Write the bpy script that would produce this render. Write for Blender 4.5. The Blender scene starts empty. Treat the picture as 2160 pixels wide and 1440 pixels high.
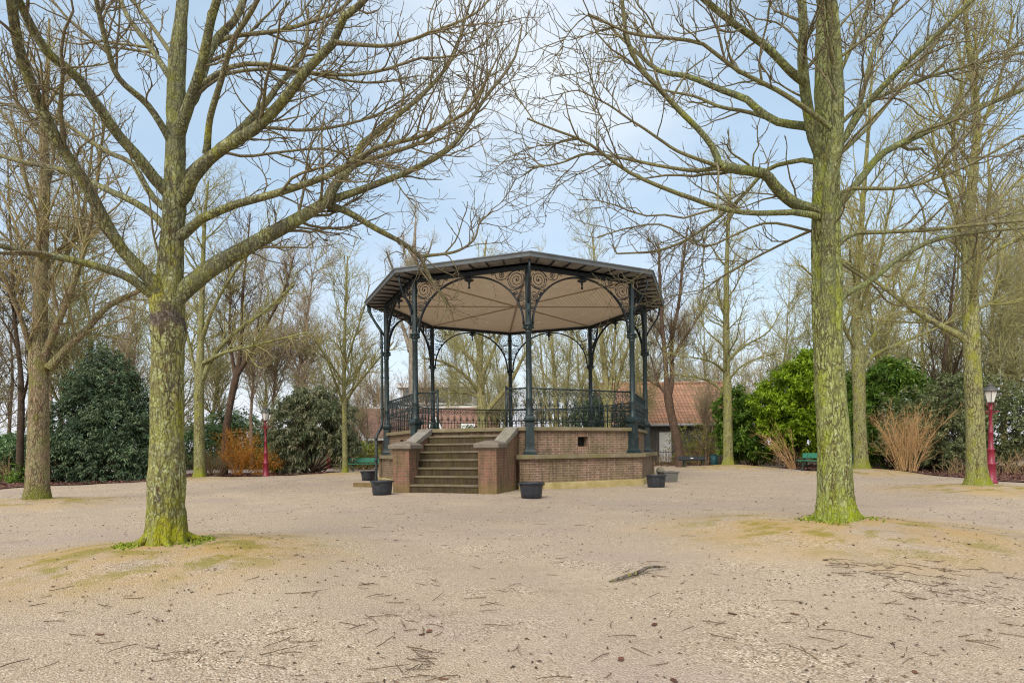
import bpy, math, random
import numpy as np
from mathutils import Vector, Matrix

PI = math.pi
R_ = math.radians
S = bpy.context.scene
COL = S.collection
random.seed(4)

# ------------------------------------------------------------------ camera model
EYE = 1.046                       # metres above the gravel
FPX, PCX, PCY, ROLL = 1218.7, 1080.0, 946.9, -0.0108   # focal length and optical centre measured on the photograph


def ray(px, py):
    """Sideways and downward slope of the sight line through a point of the photograph."""
    u, v = px - PCX, py - PCY
    c, s = math.cos(ROLL), math.sin(ROLL)
    return (c * u + s * v) / FPX, (-s * u + c * v) / FPX


def at(px, py, dist):
    a, b = ray(px, py)
    return np.array([a * dist, dist, EYE - b * dist])


def on_ground(px, py, z=0.0):
    a, b = ray(px, py)
    d = (EYE - z) / b
    return np.array([a * d, d, z])


# ------------------------------------------------------------------ linking and tagging
def tag(o, label=None, cat=None, group=None, kind=None):
    if label: o['label'] = label
    if cat: o['category'] = cat
    if group: o['group'] = group
    if kind: o['kind'] = kind
    return o


def empty(name, loc, label=None, cat=None, group=None, rz=0.0):
    o = bpy.data.objects.new(name, None)
    o.empty_display_size = 0.2
    COL.objects.link(o)
    o.location = loc
    o.rotation_euler = (0, 0, rz)
    return tag(o, label, cat, group)


def link(name, me, mat=None, parent=None, loc=(0, 0, 0), rz=0.0):
    o = bpy.data.objects.new(name, me)
    COL.objects.link(o)
    if mat is not None and not me.materials: me.materials.append(mat)
    if parent is not None: o.parent = parent
    o.location = loc
    if rz: o.rotation_euler = (0, 0, rz)
    return o


def kids(o):
    return [c for c in bpy.data.objects if c.parent == o]


CHILD = {}


def copy_tree(o, parent=None):
    """A thing with copies of its parts and sub-parts (mesh data shared)."""
    c = o.copy()
    COL.objects.link(c)
    if parent is not None: c.parent = parent
    for ch in list(o.children): copy_tree(ch, c)
    return c


# ------------------------------------------------------------------ big meshes from arrays
def np_mesh(name, V, Q, attrs=None, smooth=True):
    me = bpy.data.meshes.new(name)
    V = np.ascontiguousarray(V, dtype=np.float32); Q = np.ascontiguousarray(Q, dtype=np.int32)
    k = Q.shape[1]
    me.vertices.add(len(V)); me.vertices.foreach_set('co', V.ravel())
    me.loops.add(Q.size); me.loops.foreach_set('vertex_index', Q.ravel())
    me.polygons.add(len(Q)); me.polygons.foreach_set('loop_start', np.arange(0, Q.size, k, dtype=np.int32))
    if smooth: me.polygons.foreach_set('use_smooth', np.ones(len(Q), dtype=bool))
    for n, a in (attrs or {}).items():
        at_ = me.attributes.new(n, 'FLOAT', 'POINT'); at_.data.foreach_set('value', np.ascontiguousarray(a, dtype=np.float32))
    me.update(calc_edges=True)
    return me


def tubes(P, R, sides, lump=0.0, rng=None):
    """P [n,k,3] centre lines, R [n,k] radii -> vertices, quads, radius per vertex."""
    P = np.asarray(P, float); R = np.asarray(R, float)
    n, k, _ = P.shape
    T = np.gradient(P, axis=1)
    T /= np.linalg.norm(T, axis=2, keepdims=True) + 1e-9
    m = np.abs(T.mean(axis=1))
    ref = np.zeros((n, 3)); ref[np.arange(n), np.argmin(m, axis=1)] = 1.0
    U = np.cross(T, ref[:, None, :]); U /= np.linalg.norm(U, axis=2, keepdims=True) + 1e-9
    W = np.cross(T, U)
    a = np.arange(sides) * 2 * PI / sides
    Rr = np.repeat(R[:, :, None], sides, axis=2)
    if lump:
        z = np.linspace(0, 1, k)[None, :, None]
        f = np.zeros((n, k, sides))
        for q in range(14):
            ph = rng.uniform(0, 6.28, n)[:, None, None]
            f += np.sin(a[None, None, :] * rng.integers(1, 9) + z * rng.uniform(-30, 30) + ph) * rng.uniform(.3, 1)
        Rr = Rr * (1 + lump * f / 3)
    V = P[:, :, None, :] + Rr[..., None] * (np.cos(a)[None, None, :, None] * U[:, :, None, :] + np.sin(a)[None, None, :, None] * W[:, :, None, :])
    i = np.arange(n)[:, None, None] * (k * sides); j = np.arange(k - 1)[None, :, None] * sides; s = np.arange(sides)[None, None, :]
    s2 = (s + 1) % sides
    Q = np.stack([i + j + s, i + j + s2, i + j + sides + s2, i + j + sides + s], axis=-1).reshape(-1, 4)
    return V.reshape(-1, 3), Q, Rr.reshape(-1)


def join_np(parts):
    V, Q, A, o = [], [], [], 0
    for v, q, a in parts:
        V.append(v); Q.append(q + o); A.append(a); o += len(v)
    return np.concatenate(V), np.concatenate(Q), np.concatenate(A)


def smooth_line(pts, k):
    """Catmull-Rom through the points (any number of columns), k even samples."""
    p = np.asarray(pts, float)
    if len(p) == 2:
        return p[0] + (p[1] - p[0]) * np.linspace(0, 1, k)[:, None]
    q = np.vstack([2 * p[0] - p[1], p, 2 * p[-1] - p[-2]])
    d = np.linalg.norm(np.diff(p[:, :3], axis=0), axis=1); c = np.concatenate([[0], np.cumsum(d)]); c /= c[-1]
    out = []
    for t in np.linspace(0, 1, k):
        i = min(np.searchsorted(c, t, side='right') - 1, len(p) - 2); i = max(i, 0)
        u = (t - c[i]) / max(c[i + 1] - c[i], 1e-9)
        a, b, e, f = q[i], q[i + 1], q[i + 2], q[i + 3]
        out.append(.5 * ((2 * b) + (-a + e) * u + (2 * a - 5 * b + 4 * e - f) * u * u + (-a + 3 * b - 3 * e + f) * u ** 3))
    return np.array(out)


# ------------------------------------------------------------------ small hard-surface meshes
class MB:
    def __init__(self):
        self.v, self.f, self.sm = [], [], []

    def add(self, vs, fs, smooth=False):
        o = len(self.v)
        self.v += [tuple(map(float, p)) for p in vs]
        self.f += [tuple(i + o for i in f) for f in fs]
        self.sm += [smooth] * len(fs)
        return self

    def box(self, lo, hi, M=None):
        x0, y0, z0 = lo; x1, y1, z1 = hi
        vs = [(x0, y0, z0), (x1, y0, z0), (x1, y1, z0), (x0, y1, z0), (x0, y0, z1), (x1, y0, z1), (x1, y1, z1), (x0, y1, z1)]
        if M is not None: vs = [M @ Vector(p) for p in vs]
        return self.add(vs, [(3, 2, 1, 0), (4, 5, 6, 7), (0, 1, 5, 4), (1, 2, 6, 5), (2, 3, 7, 6), (3, 0, 4, 7)])

    def prism(self, poly, z0, z1, cap0=True, cap1=True):
        n = len(poly)
        vs = [(x, y, z0) for x, y in poly] + [(x, y, z1) for x, y in poly]
        fs = [(i, (i + 1) % n, n + (i + 1) % n, n + i) for i in range(n)]
        if cap0: fs.append(tuple(range(n - 1, -1, -1)))
        if cap1: fs.append(tuple(range(n, 2 * n)))
        return self.add(vs, fs)

    def ring(self, inner, outer, z0, z1):
        n = len(inner)
        vs = [(x, y, z0) for x, y in inner] + [(x, y, z0) for x, y in outer] + [(x, y, z1) for x, y in inner] + [(x, y, z1) for x, y in outer]
        fs = []
        for i in range(n):
            j = (i + 1) % n
            fs += [(n + i, n + j, 3 * n + j, 3 * n + i), (j, i, 2 * n + i, 2 * n + j), (2 * n + i, 3 * n + i, 3 * n + j, 2 * n + j), (i, j, n + j, n + i)]
        return self.add(vs, fs)

    def tube(self, pts, r, sides=6, cap=True):
        P = np.array([[list(p) for p in pts]], float)
        k = P.shape[1]
        R = np.full((1, k), r) if np.isscalar(r) else np.array([r], float)
        V, Q, _ = tubes(P, R, sides)
        fs = [tuple(q) for q in Q]
        if cap: fs += [tuple(range(sides - 1, -1, -1)), tuple(range((k - 1) * sides, k * sides))]
        return self.add(V, fs, True)

    def lathe(self, prof, sides=16, o=(0, 0, 0), smooth=True, turn=0.0, sx=1.0, sy=1.0):
        vs, fs = [], []
        for r, z in prof:
            for s in range(sides):
                a = 2 * PI * s / sides + turn
                vs.append((o[0] + r * math.cos(a) * sx, o[1] + r * math.sin(a) * sy, o[2] + z))
        for k in range(len(prof) - 1):
            for s in range(sides):
                s2 = (s + 1) % sides
                fs.append((k * sides + s, k * sides + s2, (k + 1) * sides + s2, (k + 1) * sides + s))
        fs.append(tuple(range(sides - 1, -1, -1)))
        n = (len(prof) - 1) * sides
        fs.append(tuple(range(n, n + sides)))
        return self.add(vs, fs, smooth)

    def ball(self, c, r, sides=8, rings=5, sz=1.0):
        prof = [(max(r * math.sin(PI * i / rings), r * .02), -r * sz * math.cos(PI * i / rings)) for i in range(rings + 1)]
        return self.lathe(prof, sides, c)

    def build(self, name, mat, parent=None, loc=(0, 0, 0), rz=0.0, bevel=0.0, seg=2, label=None):
        me = bpy.data.meshes.new(name)
        me.from_pydata(self.v, [], self.f)
        me.update()
        me.polygons.foreach_set('use_smooth', self.sm)
        uv = me.uv_layers.new(name='UVMap')
        buf = np.zeros(len(me.loops) * 2, dtype=np.float32)
        co = np.array(self.v)
        for p in me.polygons:
            n = p.normal
            for li in p.loop_indices:
                c = co[me.loops[li].vertex_index]
                if abs(n.z) > .72: u, w = c[0], c[1]
                else:
                    l = math.hypot(n.x, n.y) or 1
                    u, w = (-n.y * c[0] + n.x * c[1]) / l, c[2]
                buf[2 * li] = u; buf[2 * li + 1] = w
        uv.data.foreach_set('uv', buf)
        o = link(name, me, mat, parent, loc, rz)
        if bevel:
            b = o.modifiers.new('edge', 'BEVEL'); b.width = bevel; b.segments = seg; b.limit_method = 'ANGLE'; b.angle_limit = R_(40)
        if label: o['label'] = label
        return o


# ------------------------------------------------------------------ materials
class NT:
    """Tiny node helper."""
    def __init__(self, name):
        self.m = bpy.data.materials.new(name); self.m.use_nodes = True
        self.t = self.m.node_tree; self.t.nodes.clear()
        self.out = self.t.nodes.new('ShaderNodeOutputMaterial')
        self.b = self.t.nodes.new('ShaderNodeBsdfPrincipled')
        self.t.links.new(self.b.outputs[0], self.out.inputs[0])
        self.b.inputs['Specular IOR Level'].default_value = .3

    def n(self, typ, **kw):
        nd = self.t.nodes.new('ShaderNode' + typ)
        for k, v in kw.items(): setattr(nd, k, v)
        return nd

    def l(self, a, b): self.t.links.new(a, b)

    def put(self, sock, v):
        if hasattr(v, 'is_output'): self.l(v, sock)
        else: sock.default_value = v

    def coord(self, which='Object', scale=(1, 1, 1)):
        c = self.n('TexCoord'); mp = self.n('Mapping')
        self.l(c.outputs[which], mp.inputs[0]); mp.inputs['Scale'].default_value = scale
        return mp.outputs[0]

    def noise(self, vec, scale, detail=6, rough=.6, dist=0.0):
        nd = self.n('TexNoise'); self.l(vec, nd.inputs['Vector'])
        nd.inputs['Scale'].default_value = scale; nd.inputs['Detail'].default_value = detail
        nd.inputs['Roughness'].default_value = rough; nd.inputs['Distortion'].default_value = dist
        return nd.outputs['Fac']

    def voro(self, vec, scale, out='Distance', feature='F1', rnd=1.0):
        nd = self.n('TexVoronoi', feature=feature); self.l(vec, nd.inputs['Vector'])
        nd.inputs['Scale'].default_value = scale; nd.inputs['Randomness'].default_value = rnd
        return nd.outputs[out]

    def ramp(self, fac, a, b):
        """0..1 rise between a and b."""
        nd = self.n('MapRange', clamp=True); self.put(nd.inputs[0], fac)
        nd.inputs[1].default_value = a; nd.inputs[2].default_value = b
        return nd.outputs[0]

    def math(self, op, a, b=0.0):
        nd = self.n('Math', operation=op); self.put(nd.inputs[0], a); self.put(nd.inputs[1], b)
        return nd.outputs[0]

    def mix(self, fac, a, b, typ='MIX'):
        nd = self.n('Mix', data_type='RGBA', blend_type=typ)
        self.put(nd.inputs[0], fac)
        for s, v in ((nd.inputs[6], a), (nd.inputs[7], b)):
            if hasattr(v, 'is_output'): self.l(v, s)
            else: s.default_value = (*v, 1)
        return nd.outputs[2]

    def colors(self, fac, stops):
        nd = self.n('ValToRGB'); self.l(fac, nd.inputs[0])
        el = nd.color_ramp.elements
        while len(el) < len(stops): el.new(.5)
        for e, (p, c) in zip(el, stops): e.position = p; e.color = (*c, 1)
        return nd.outputs[0]

    def attr(self, name):
        nd = self.n('Attribute', attribute_name=name)
        return nd.outputs['Fac']

    def sep(self, vec):
        nd = self.n('SeparateXYZ'); self.l(vec, nd.inputs[0]); return nd.outputs

    def rand(self):
        return self.n('ObjectInfo').outputs['Random']

    def bump(self, h, strength=.5, dist=.01, prev=None):
        nd = self.n('Bump'); self.l(h, nd.inputs['Height']); nd.inputs['Strength'].default_value = strength; nd.inputs['Distance'].default_value = dist
        if prev is not None: self.l(prev, nd.inputs['Normal'])
        self.l(nd.outputs[0], self.b.inputs['Normal'])
        return nd.outputs[0]

    def done(self, col, rough=.8, metal=0.0, spec=None):
        self.put(self.b.inputs['Base Color'], (*col, 1) if isinstance(col, tuple) else col)
        self.put(self.b.inputs['Roughness'], rough); self.b.inputs['Metallic'].default_value = metal
        if spec is not None: self.b.inputs['Specular IOR Level'].default_value = spec
        return self.m


def bark(name, thick_a, thick_b, lichen, twig, lich_amt=.5, moss=None, moss_h=.7, band=None, limb=None, coarse=1.0, twig_at=.03):
    t = NT(name)
    v = t.coord('Object'); vz = t.coord('Object', (1, 1, .30))
    big = t.noise(v, 5 * coarse, 5)
    col = t.mix(t.ramp(big, .35, .65), thick_a, thick_b)
    fine = t.noise(v, 34 * coarse, 6, .65)
    col = t.mix(t.math('MULTIPLY', t.ramp(t.noise(vz, 11 * coarse, 4), .56, .66), .75), col, tuple(x * y for x, y in zip(thick_a, (.75, .55, .5))))
    if lich_amt:
        lf = t.math('MULTIPLY', t.ramp(fine, .635 - .2 * lich_amt, .685 - .2 * lich_amt), t.ramp(t.noise(v, 8 * coarse, 4), .34, .56))
        lcol = t.mix(t.ramp(t.noise(v, 13, 3), .46, .56), lichen, tuple(x * y for x, y in zip(lichen, (.80, .78, .28))))
        lcol = t.mix(t.ramp(t.noise(v, 90, 3), .35, .7), tuple(x * .72 for x in lichen), lcol)
        col = t.mix(t.math('MULTIPLY', lf, .92), col, lcol)
    warp = t.n('Mix', data_type='VECTOR'); warp.inputs[0].default_value = .11
    nn_ = t.n('TexNoise'); t.l(vz, nn_.inputs['Vector']); nn_.inputs['Scale'].default_value = 14; nn_.inputs['Detail'].default_value = 4
    t.l(vz, warp.inputs[4]); t.l(nn_.outputs['Color'], warp.inputs[5])
    ve = t.n('TexVoronoi', feature='DISTANCE_TO_EDGE'); t.l(warp.outputs[1], ve.inputs['Vector']); ve.inputs['Scale'].default_value = 27 * coarse
    crack = t.math('ADD', t.math('MULTIPLY', ve.outputs['Distance'], 1.6), t.math('MULTIPLY', t.noise(vz, 26 * coarse, 4), .5))
    cf = t.math('MULTIPLY', t.ramp(crack, .46, .31), t.ramp(t.noise(vz, 6, 3), .34, .54))
    col = t.mix(t.math('MULTIPLY', cf, .78), col, (.048, .034, .024))
    crack = t.ramp(crack, .24, .55)
    z = t.sep(v)[2]
    if moss:
        zn = t.math('ADD', z, t.math('MULTIPLY', t.noise(v, 6, 4), -1.6 * moss_h))
        mf = t.math('MULTIPLY', t.ramp(zn, -.15 * moss_h, -.85 * moss_h), t.ramp(t.noise(v, 26, 4), .30, .55))
        col = t.mix(mf, col, moss)
        ms = t.math('MULTIPLY', t.ramp(t.noise(t.coord('Object', (1, 1, .5)), 4.2, 3), .55, .63), t.ramp(fine, .40, .55))
        col = t.mix(t.math('MULTIPLY', ms, .75), col, tuple(x * y for x, y in zip(moss, (1.15, 1.05, 1.2))))
    if band:
        zb = t.math('ADD', z, t.math('MULTIPLY', t.noise(v, 5, 4), .42))
        bf = t.math('MULTIPLY', t.ramp(zb, band[0] + .2, band[0] + .25), t.ramp(zb, band[1] + .26, band[1] + .2))
        col = t.mix(t.math('MULTIPLY', bf, .9), col, t.mix(t.ramp(fine, .4, .6), (.045, .033, .028), (.13, .10, .09)))
    rad = t.attr('rad')
    if limb: col = t.mix(t.math('MULTIPLY', t.math('MULTIPLY', t.ramp(rad, .135, .085), .60), t.ramp(t.noise(v, 7, 4), .68, .40)), col, limb)  # greyer young bark on limbs, with their backlit shade put into the colour
    tw = t.mix(t.ramp(big, .35, .62), twig, tuple(x * y for x, y in zip(twig, (1.25, 1.35, 1.0))))
    col = t.mix(t.ramp(rad, twig_at, twig_at * .35), col, tw)
    h = t.math('ADD', t.math('MULTIPLY', crack, .7), t.math('MULTIPLY', fine, 1.0))
    t.bump(h, .85, .016)
    return t.done(col, .92, spec=.12)


def leafmat(name, dark, mid, light, rough=.5, trans=.25, spec=.3):
    t = NT(name)
    c = t.colors(t.attr('tint'), [(0, dark), (.5, mid), (1, light)])
    t.b.inputs['Transmission Weight'].default_value = 0
    t.done(c, rough, spec=spec)
    tr = t.n('BsdfTranslucent'); t.l(t.mix(.0, c, c), tr.inputs[0])
    mx = t.n('MixShader'); mx.inputs[0].default_value = trans
    t.l(t.b.outputs[0], mx.inputs[1]); t.l(tr.outputs[0], mx.inputs[2]); t.l(mx.outputs[0], t.out.inputs[0])
    return t.m


def plain(name, col, rough=.6, var=.15, scale=8, metal=0.0, spec=.3, dirt=None, bump=.0):
    t = NT(name); v = t.coord('Object')
    nz = t.noise(v, scale, 6)
    c = t.mix(t.ramp(nz, .3, .7), tuple(x * (1 - var) for x in col), tuple(min(x * (1 + var), 1) for x in col))
    if dirt: c = t.mix(t.math('MULTIPLY', t.ramp(t.noise(v, scale * 2.3, 5), .52, .68), .7), c, dirt)
    if bump: t.bump(t.noise(v, scale * 5, 5), bump, .01)
    return t.done(c, rough, metal, spec)


def brickmat(name, c1, c2, mortar, moss=(.10, .10, .03), moss_amt=.5, bw=.21, bh=.0625, grime=True):
    t = NT(name)
    uv = t.n('UVMap').outputs[0]
    b = t.n('TexBrick'); t.l(uv, b.inputs['Vector'])
    b.inputs['Color1'].default_value = (*c1, 1); b.inputs['Color2'].default_value = (*c2, 1); b.inputs['Mortar'].default_value = (*mortar, 1)
    b.inputs['Scale'].default_value = 1; b.inputs['Brick Width'].default_value = bw; b.inputs['Row Height'].default_value = bh
    b.inputs['Mortar Size'].default_value = .0065; b.inputs['Mortar Smooth'].default_value = .2; b.inputs['Bias'].default_value = -.1
    b.offset = .5
    v = t.coord('Object')
    col = t.mix(t.math('MULTIPLY', t.ramp(t.noise(v, 2.2, 6), .38, .66), moss_amt), b.outputs[0], moss)
    col = t.mix(t.math('MULTIPLY', t.ramp(t.noise(t.coord('Object', (9, 9, 1.2)), 1.5, 5), .44, .70), .72), col, (.055, .045, .03))
    col = t.mix(t.math('MULTIPLY', t.ramp(t.noise(v, 60, 3), .55, .75), .35), col, (.35, .28, .2))
    z = t.sep(v)[2]
    low = t.math('MULTIPLY', t.ramp(t.math('ADD', z, t.math('MULTIPLY', t.noise(v, 4, 4), .35)), .5, .12), .75)
    col = t.mix(low, col, (.17, .14, .045))
    t.bump(t.math('SUBTRACT', t.noise(v, 40, 4), t.math('MULTIPLY', b.outputs['Fac'], 1.3)), .6, .012)
    return t.done(col, .88, spec=.15)


def stonemat(name, a, b, moss=(.13, .12, .035), moss_amt=.6, streak=0.0):
    t = NT(name); v = t.coord('Object')
    col = t.mix(t.ramp(t.noise(v, 3.5, 7, .65), .3, .7), a, b)
    col = t.mix(t.math('MULTIPLY', t.ramp(t.noise(v, 2.6, 5), .42, .62), moss_amt), col, moss)
    if streak: col = t.mix(t.math('MULTIPLY', t.ramp(t.noise(t.coord('Object', (16, 16, .9)), 1.6, 4), .42, .62), streak), col, (.03, .023, .015))
    col = t.mix(t.math('MULTIPLY', t.ramp(t.noise(v, 70, 3), .55, .75), .3), col, tuple(min(1, x * 1.9) for x in b))
    t.bump(t.noise(v, 45, 6, .7), .5, .01)
    return t.done(col, .9, spec=.12)
# ------------------------------------------------------------------ camera, sky, sun
cam_d = bpy.data.cameras.new('camera'); cam = bpy.data.objects.new('camera', cam_d); COL.objects.link(cam)
cam_d.sensor_width = 36; cam_d.sensor_fit = 'HORIZONTAL'; cam_d.lens = FPX / 2160 * 36
cam_d.shift_y = (PCY - 720) / 2160; cam_d.clip_start = .05; cam_d.clip_end = 2000
cam.matrix_world = Matrix.Translation((0, 0, EYE)) @ Matrix.Rotation(PI / 2, 4, 'X') @ Matrix.Rotation(ROLL, 4, 'Z')
S.camera = cam
S.view_settings.view_transform = 'Standard'; S.view_settings.look = 'None'; S.view_settings.gamma = 1
S.view_settings.use_curve_mapping = False
S.view_settings.exposure = 0.95
S.cycles.use_denoising = True; S.cycles.denoiser = 'OPENIMAGEDENOISE'; S.cycles.denoising_prefilter = 'NONE'; S.cycles.denoising_input_passes = 'RGB_ALBEDO_NORMAL'; S.cycles.filter_width = 1.15
S.cycles.sample_clamp_indirect = 4.0
S.cycles.max_bounces = 8; S.cycles.diffuse_bounces = 6; S.cycles.transparent_max_bounces = 4

SUN_EL, SUN_AZ = 40, 203           # degrees; azimuth clockwise from the view direction
w = bpy.data.worlds.new('World'); S.world = w; w.use_nodes = True
nt = w.node_tree; nt.nodes.clear()
N = lambda t, **k: [nt.nodes.new('ShaderNode' + t), None][0]
sky = N('TexSky'); sky.sky_type = 'NISHITA'; sky.sun_disc = False
sky.sun_elevation = R_(SUN_EL); sky.sun_rotation = R_(SUN_AZ); sky.air_density = 1.0; sky.dust_density = 1.2; sky.ozone_density = 1.6
bg = N('Background'); bg.inputs[1].default_value = .085
wo = N('OutputWorld'); nt.links.new(bg.outputs[0], wo.inputs[0])
tc = N('TexCoord'); sp = N('SeparateXYZ'); nt.links.new(tc.outputs['Generated'], sp.inputs[0])
def wmath(op, a, b, clamp=False):
    m = N('Math'); m.operation = op; m.use_clamp = clamp
    for s, x in zip(m.inputs, (a, b)):
        if hasattr(x, 'is_output'): nt.links.new(x, s)
        else: s.default_value = x
    return m.outputs[0]
def wramp(x, a, b, lo=0.0, hi=1.0):
    m = N('MapRange'); nt.links.new(x, m.inputs[0]); m.inputs[1].default_value = a; m.inputs[2].default_value = b; m.inputs[3].default_value = lo; m.inputs[4].default_value = hi
    return m.outputs[0]
# thin overcast: whiter towards the horizon, soft cloud patches higher up
mp = N('Mapping'); mp.inputs['Scale'].default_value = (1.3, 1.3, 3.2); nt.links.new(tc.outputs['Generated'], mp.inputs[0])
nz = N('TexNoise'); nz.inputs['Scale'].default_value = 1.7; nz.inputs['Detail'].default_value = 7; nz.inputs['Roughness'].default_value = .55
nt.links.new(mp.outputs[0], nz.inputs['Vector'])
cl = wramp(nz.outputs['Fac'], .34, .74, .52, .88)
hz = wramp(sp.outputs[2], .05, .42, .95, .0)
# the brighter veil of cloud in front of the sun
sd = Vector((math.sin(R_(4)) * math.cos(R_(37)), math.cos(R_(4)) * math.cos(R_(37)), math.sin(R_(37))))
dt = N('VectorMath'); dt.operation = 'DOT_PRODUCT'; nt.links.new(tc.outputs['Generated'], dt.inputs[0]); dt.inputs[1].default_value = sd
gl = wmath('MULTIPLY', wramp(dt.outputs['Value'], .955, 1.0, 0, 1), wramp(nz.outputs['Fac'], .35, .6, .25, 1))
fac = wmath('MAXIMUM', cl, hz); 
mx = N('Mix'); mx.data_type = 'RGBA'; nt.links.new(fac, mx.inputs[0])
tint = N('Mix'); tint.data_type = 'RGBA'; tint.blend_type = 'MULTIPLY'; tint.inputs[0].default_value = 1; nt.links.new(sky.outputs[0], tint.inputs[6]); tint.inputs[7].default_value = (1.35, 1.45, 1.3, 1)
nt.links.new(tint.outputs[2], mx.inputs[6]); 
# cloud colour: bluish overhead, lavender white low down
cc = N('Mix'); cc.data_type = 'RGBA'; nt.links.new(hz, cc.inputs[0]); cc.inputs[6].default_value = (3.9, 4.9, 6.0, 1); cc.inputs[7].default_value = (5.7, 5.75, 6.3, 1)
nt.links.new(cc.outputs[2], mx.inputs[7])
m2 = N('Mix'); m2.data_type = 'RGBA'; nt.links.new(wmath('MULTIPLY', gl, .62), m2.inputs[0]); nt.links.new(mx.outputs[2], m2.inputs[6]); m2.inputs[7].default_value = (6.6, 6.8, 7.0, 1)
# unseen bright glow added to the sky behind the viewer, as fill light
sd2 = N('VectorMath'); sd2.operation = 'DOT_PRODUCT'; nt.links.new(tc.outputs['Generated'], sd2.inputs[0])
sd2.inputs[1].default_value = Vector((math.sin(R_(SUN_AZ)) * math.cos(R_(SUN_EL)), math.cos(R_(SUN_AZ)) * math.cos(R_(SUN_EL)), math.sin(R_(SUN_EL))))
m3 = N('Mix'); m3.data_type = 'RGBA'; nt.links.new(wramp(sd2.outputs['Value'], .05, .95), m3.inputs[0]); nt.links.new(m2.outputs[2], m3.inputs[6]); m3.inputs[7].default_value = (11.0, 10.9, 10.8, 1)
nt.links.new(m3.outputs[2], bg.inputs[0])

sun_d = bpy.data.lights.new('sun', 'SUN'); sun_d.energy = 1.5; sun_d.angle = R_(32); sun_d.color = (1, .95, .87)
sun = bpy.data.objects.new('sun', sun_d); COL.objects.link(sun)
sv = Vector((math.sin(R_(SUN_AZ)) * math.cos(R_(SUN_EL)), math.cos(R_(SUN_AZ)) * math.cos(R_(SUN_EL)), math.sin(R_(SUN_EL))))
sun.rotation_euler = sv.to_track_quat('Z', 'Y').to_euler(); sun.location = sv * 60

# ------------------------------------------------------------------ ground
MOUND = []        # x, y, height, radius
def place(px, py, m=0.0, rad=1.3):
    p = on_ground(px, py, m); p[2] = m
    if m: MOUND.append((p[0], p[1], m, rad))
    return p
B_LEFT = place(350, 1141, .20, 1.45)
B_RIGHT = place(1766, 1092, .22, 1.75)
B_LEFT2 = place(80, 1050, .14, 1.5)
B_RIGHT2 = place(2062, 1022, .16, 1.7)
B_420 = place(420, 1005, .12, 1.7)
B_1535 = place(1536, 980, .20, 2.2)
B_1815 = place(1817, 988, .22, 1.9)
B_727 = place(728, 995, .12, 1.6)

def gz(x, y):
    x = np.asarray(x, float); y = np.asarray(y, float)
    z = np.zeros(np.broadcast(x, y).shape)
    for mx_, my_, h, r in MOUND:
        d2 = ((x - mx_) ** 2 + ((y - my_) * 1.0) ** 2) / r ** 2
        z = z + h * np.exp(-d2 * 1.1)
    z = z + .012 * np.sin(x * 1.7 + 1.1 * np.sin(y * .9)) * np.sin(y * 1.3 + .7) + .006 * np.sin(x * 4.1 + y * 3.3)
    return z

def axis_pts(a, b, st, far, sgn):
    pts = list(np.arange(a, b + 1e-6, st)); s = st; q = pts[-1]
    while q < far: s *= 1.35; q += s; pts.append(q)
    return pts
xs = np.array([-p for p in axis_pts(0, 14, .17, 500, 1)][::-1][:-1] + axis_pts(0, 14, .17, 500, 1))
ys = np.array([-40, -15, -6, -2, 0] + axis_pts(.6, 32, .17, 700, 1))
GX, GY = np.meshgrid(xs, ys)
nx, ny = len(xs), len(ys)
near = np.clip((34 - np.hypot(GX, GY - 8)) / 6, 0, 1)
GZ = gz(GX, GY) * near
moss = np.zeros_like(GX)
for mx_, my_, h, r in MOUND:
    d = np.hypot(GX - mx_, GY - my_) / r
    moss = np.maximum(moss, np.clip(1.5 - d, 0, 1) * min(1, h / .16))
i = np.arange(nx * ny).reshape(ny, nx)
Q = np.stack([i[:-1, :-1], i[:-1, 1:], i[1:, 1:], i[1:, :-1]], -1).reshape(-1, 4)
gm = np_mesh('ground', np.stack([GX, GY, GZ], -1).reshape(-1, 3), Q, {'moss': moss.ravel()})

t = NT('gravel'); v = t.coord('Object')
# pebbles of two sizes, each stone with its own colour
hs = t.n('HueSaturation')
def pebble(scale):
    vn = t.n('TexVoronoi'); t.l(v, vn.inputs['Vector']); vn.inputs['Scale'].default_value = scale
    s = t.n('SeparateColor'); t.l(vn.outputs['Color'], s.inputs[0])
    c = t.colors(s.outputs[0], [(0, (.07, .048, .032)), (.13, (.185, .138, .09)), (.36, (.36, .268, .18)), (.62, (.425, .338, .242)), (.84, (.53, .435, .325)), (1, (.70, .62, .50))])
    return c, vn.outputs['Distance'], s.outputs[1]
c1, d1, r1 = pebble(95); c2, d2, r2 = pebble(190)
sand = t.mix(t.ramp(t.noise(v, 90, 4), .3, .7), (.29, .218, .154), (.42, .336, .248))
pick = t.ramp(t.noise(v, 1.1, 5, .6), .40, .60)
stones = t.mix(t.math('MULTIPLY', pick, 1.0), c2, c1)
col = t.mix(t.math('ADD', .58, t.math('MULTIPLY', pick, .27)), sand, stones)
pat = t.noise(t.coord('Object', (.7, 1.25, 1)), .42, 7, .66)
col = t.mix(t.math('MULTIPLY', t.ramp(pat, .47, .62), .46), col, (.335, .262, .222))          # trodden, finer, greyer
col = t.mix(t.math('MULTIPLY', t.ramp(t.noise(v, .6, 5), .50, .66), .34), col, (.50, .385, .275))
col = t.mix(t.math('MULTIPLY', t.ramp(t.noise(t.coord('Object', (.8, 1.6, 1)), 1.15, 7, .7), .56, .70), .38), col, (.20, .148, .105))
spk = t.math('MULTIPLY', t.ramp(t.noise(v, 38, 2), .68, .72), t.ramp(t.noise(v, 2.1, 4), .38, .62))
col = t.mix(t.math('MULTIPLY', spk, .8), col, (.075, .05, .03))                                  # specks of rotted leaf
ms = t.attr('moss')
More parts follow.
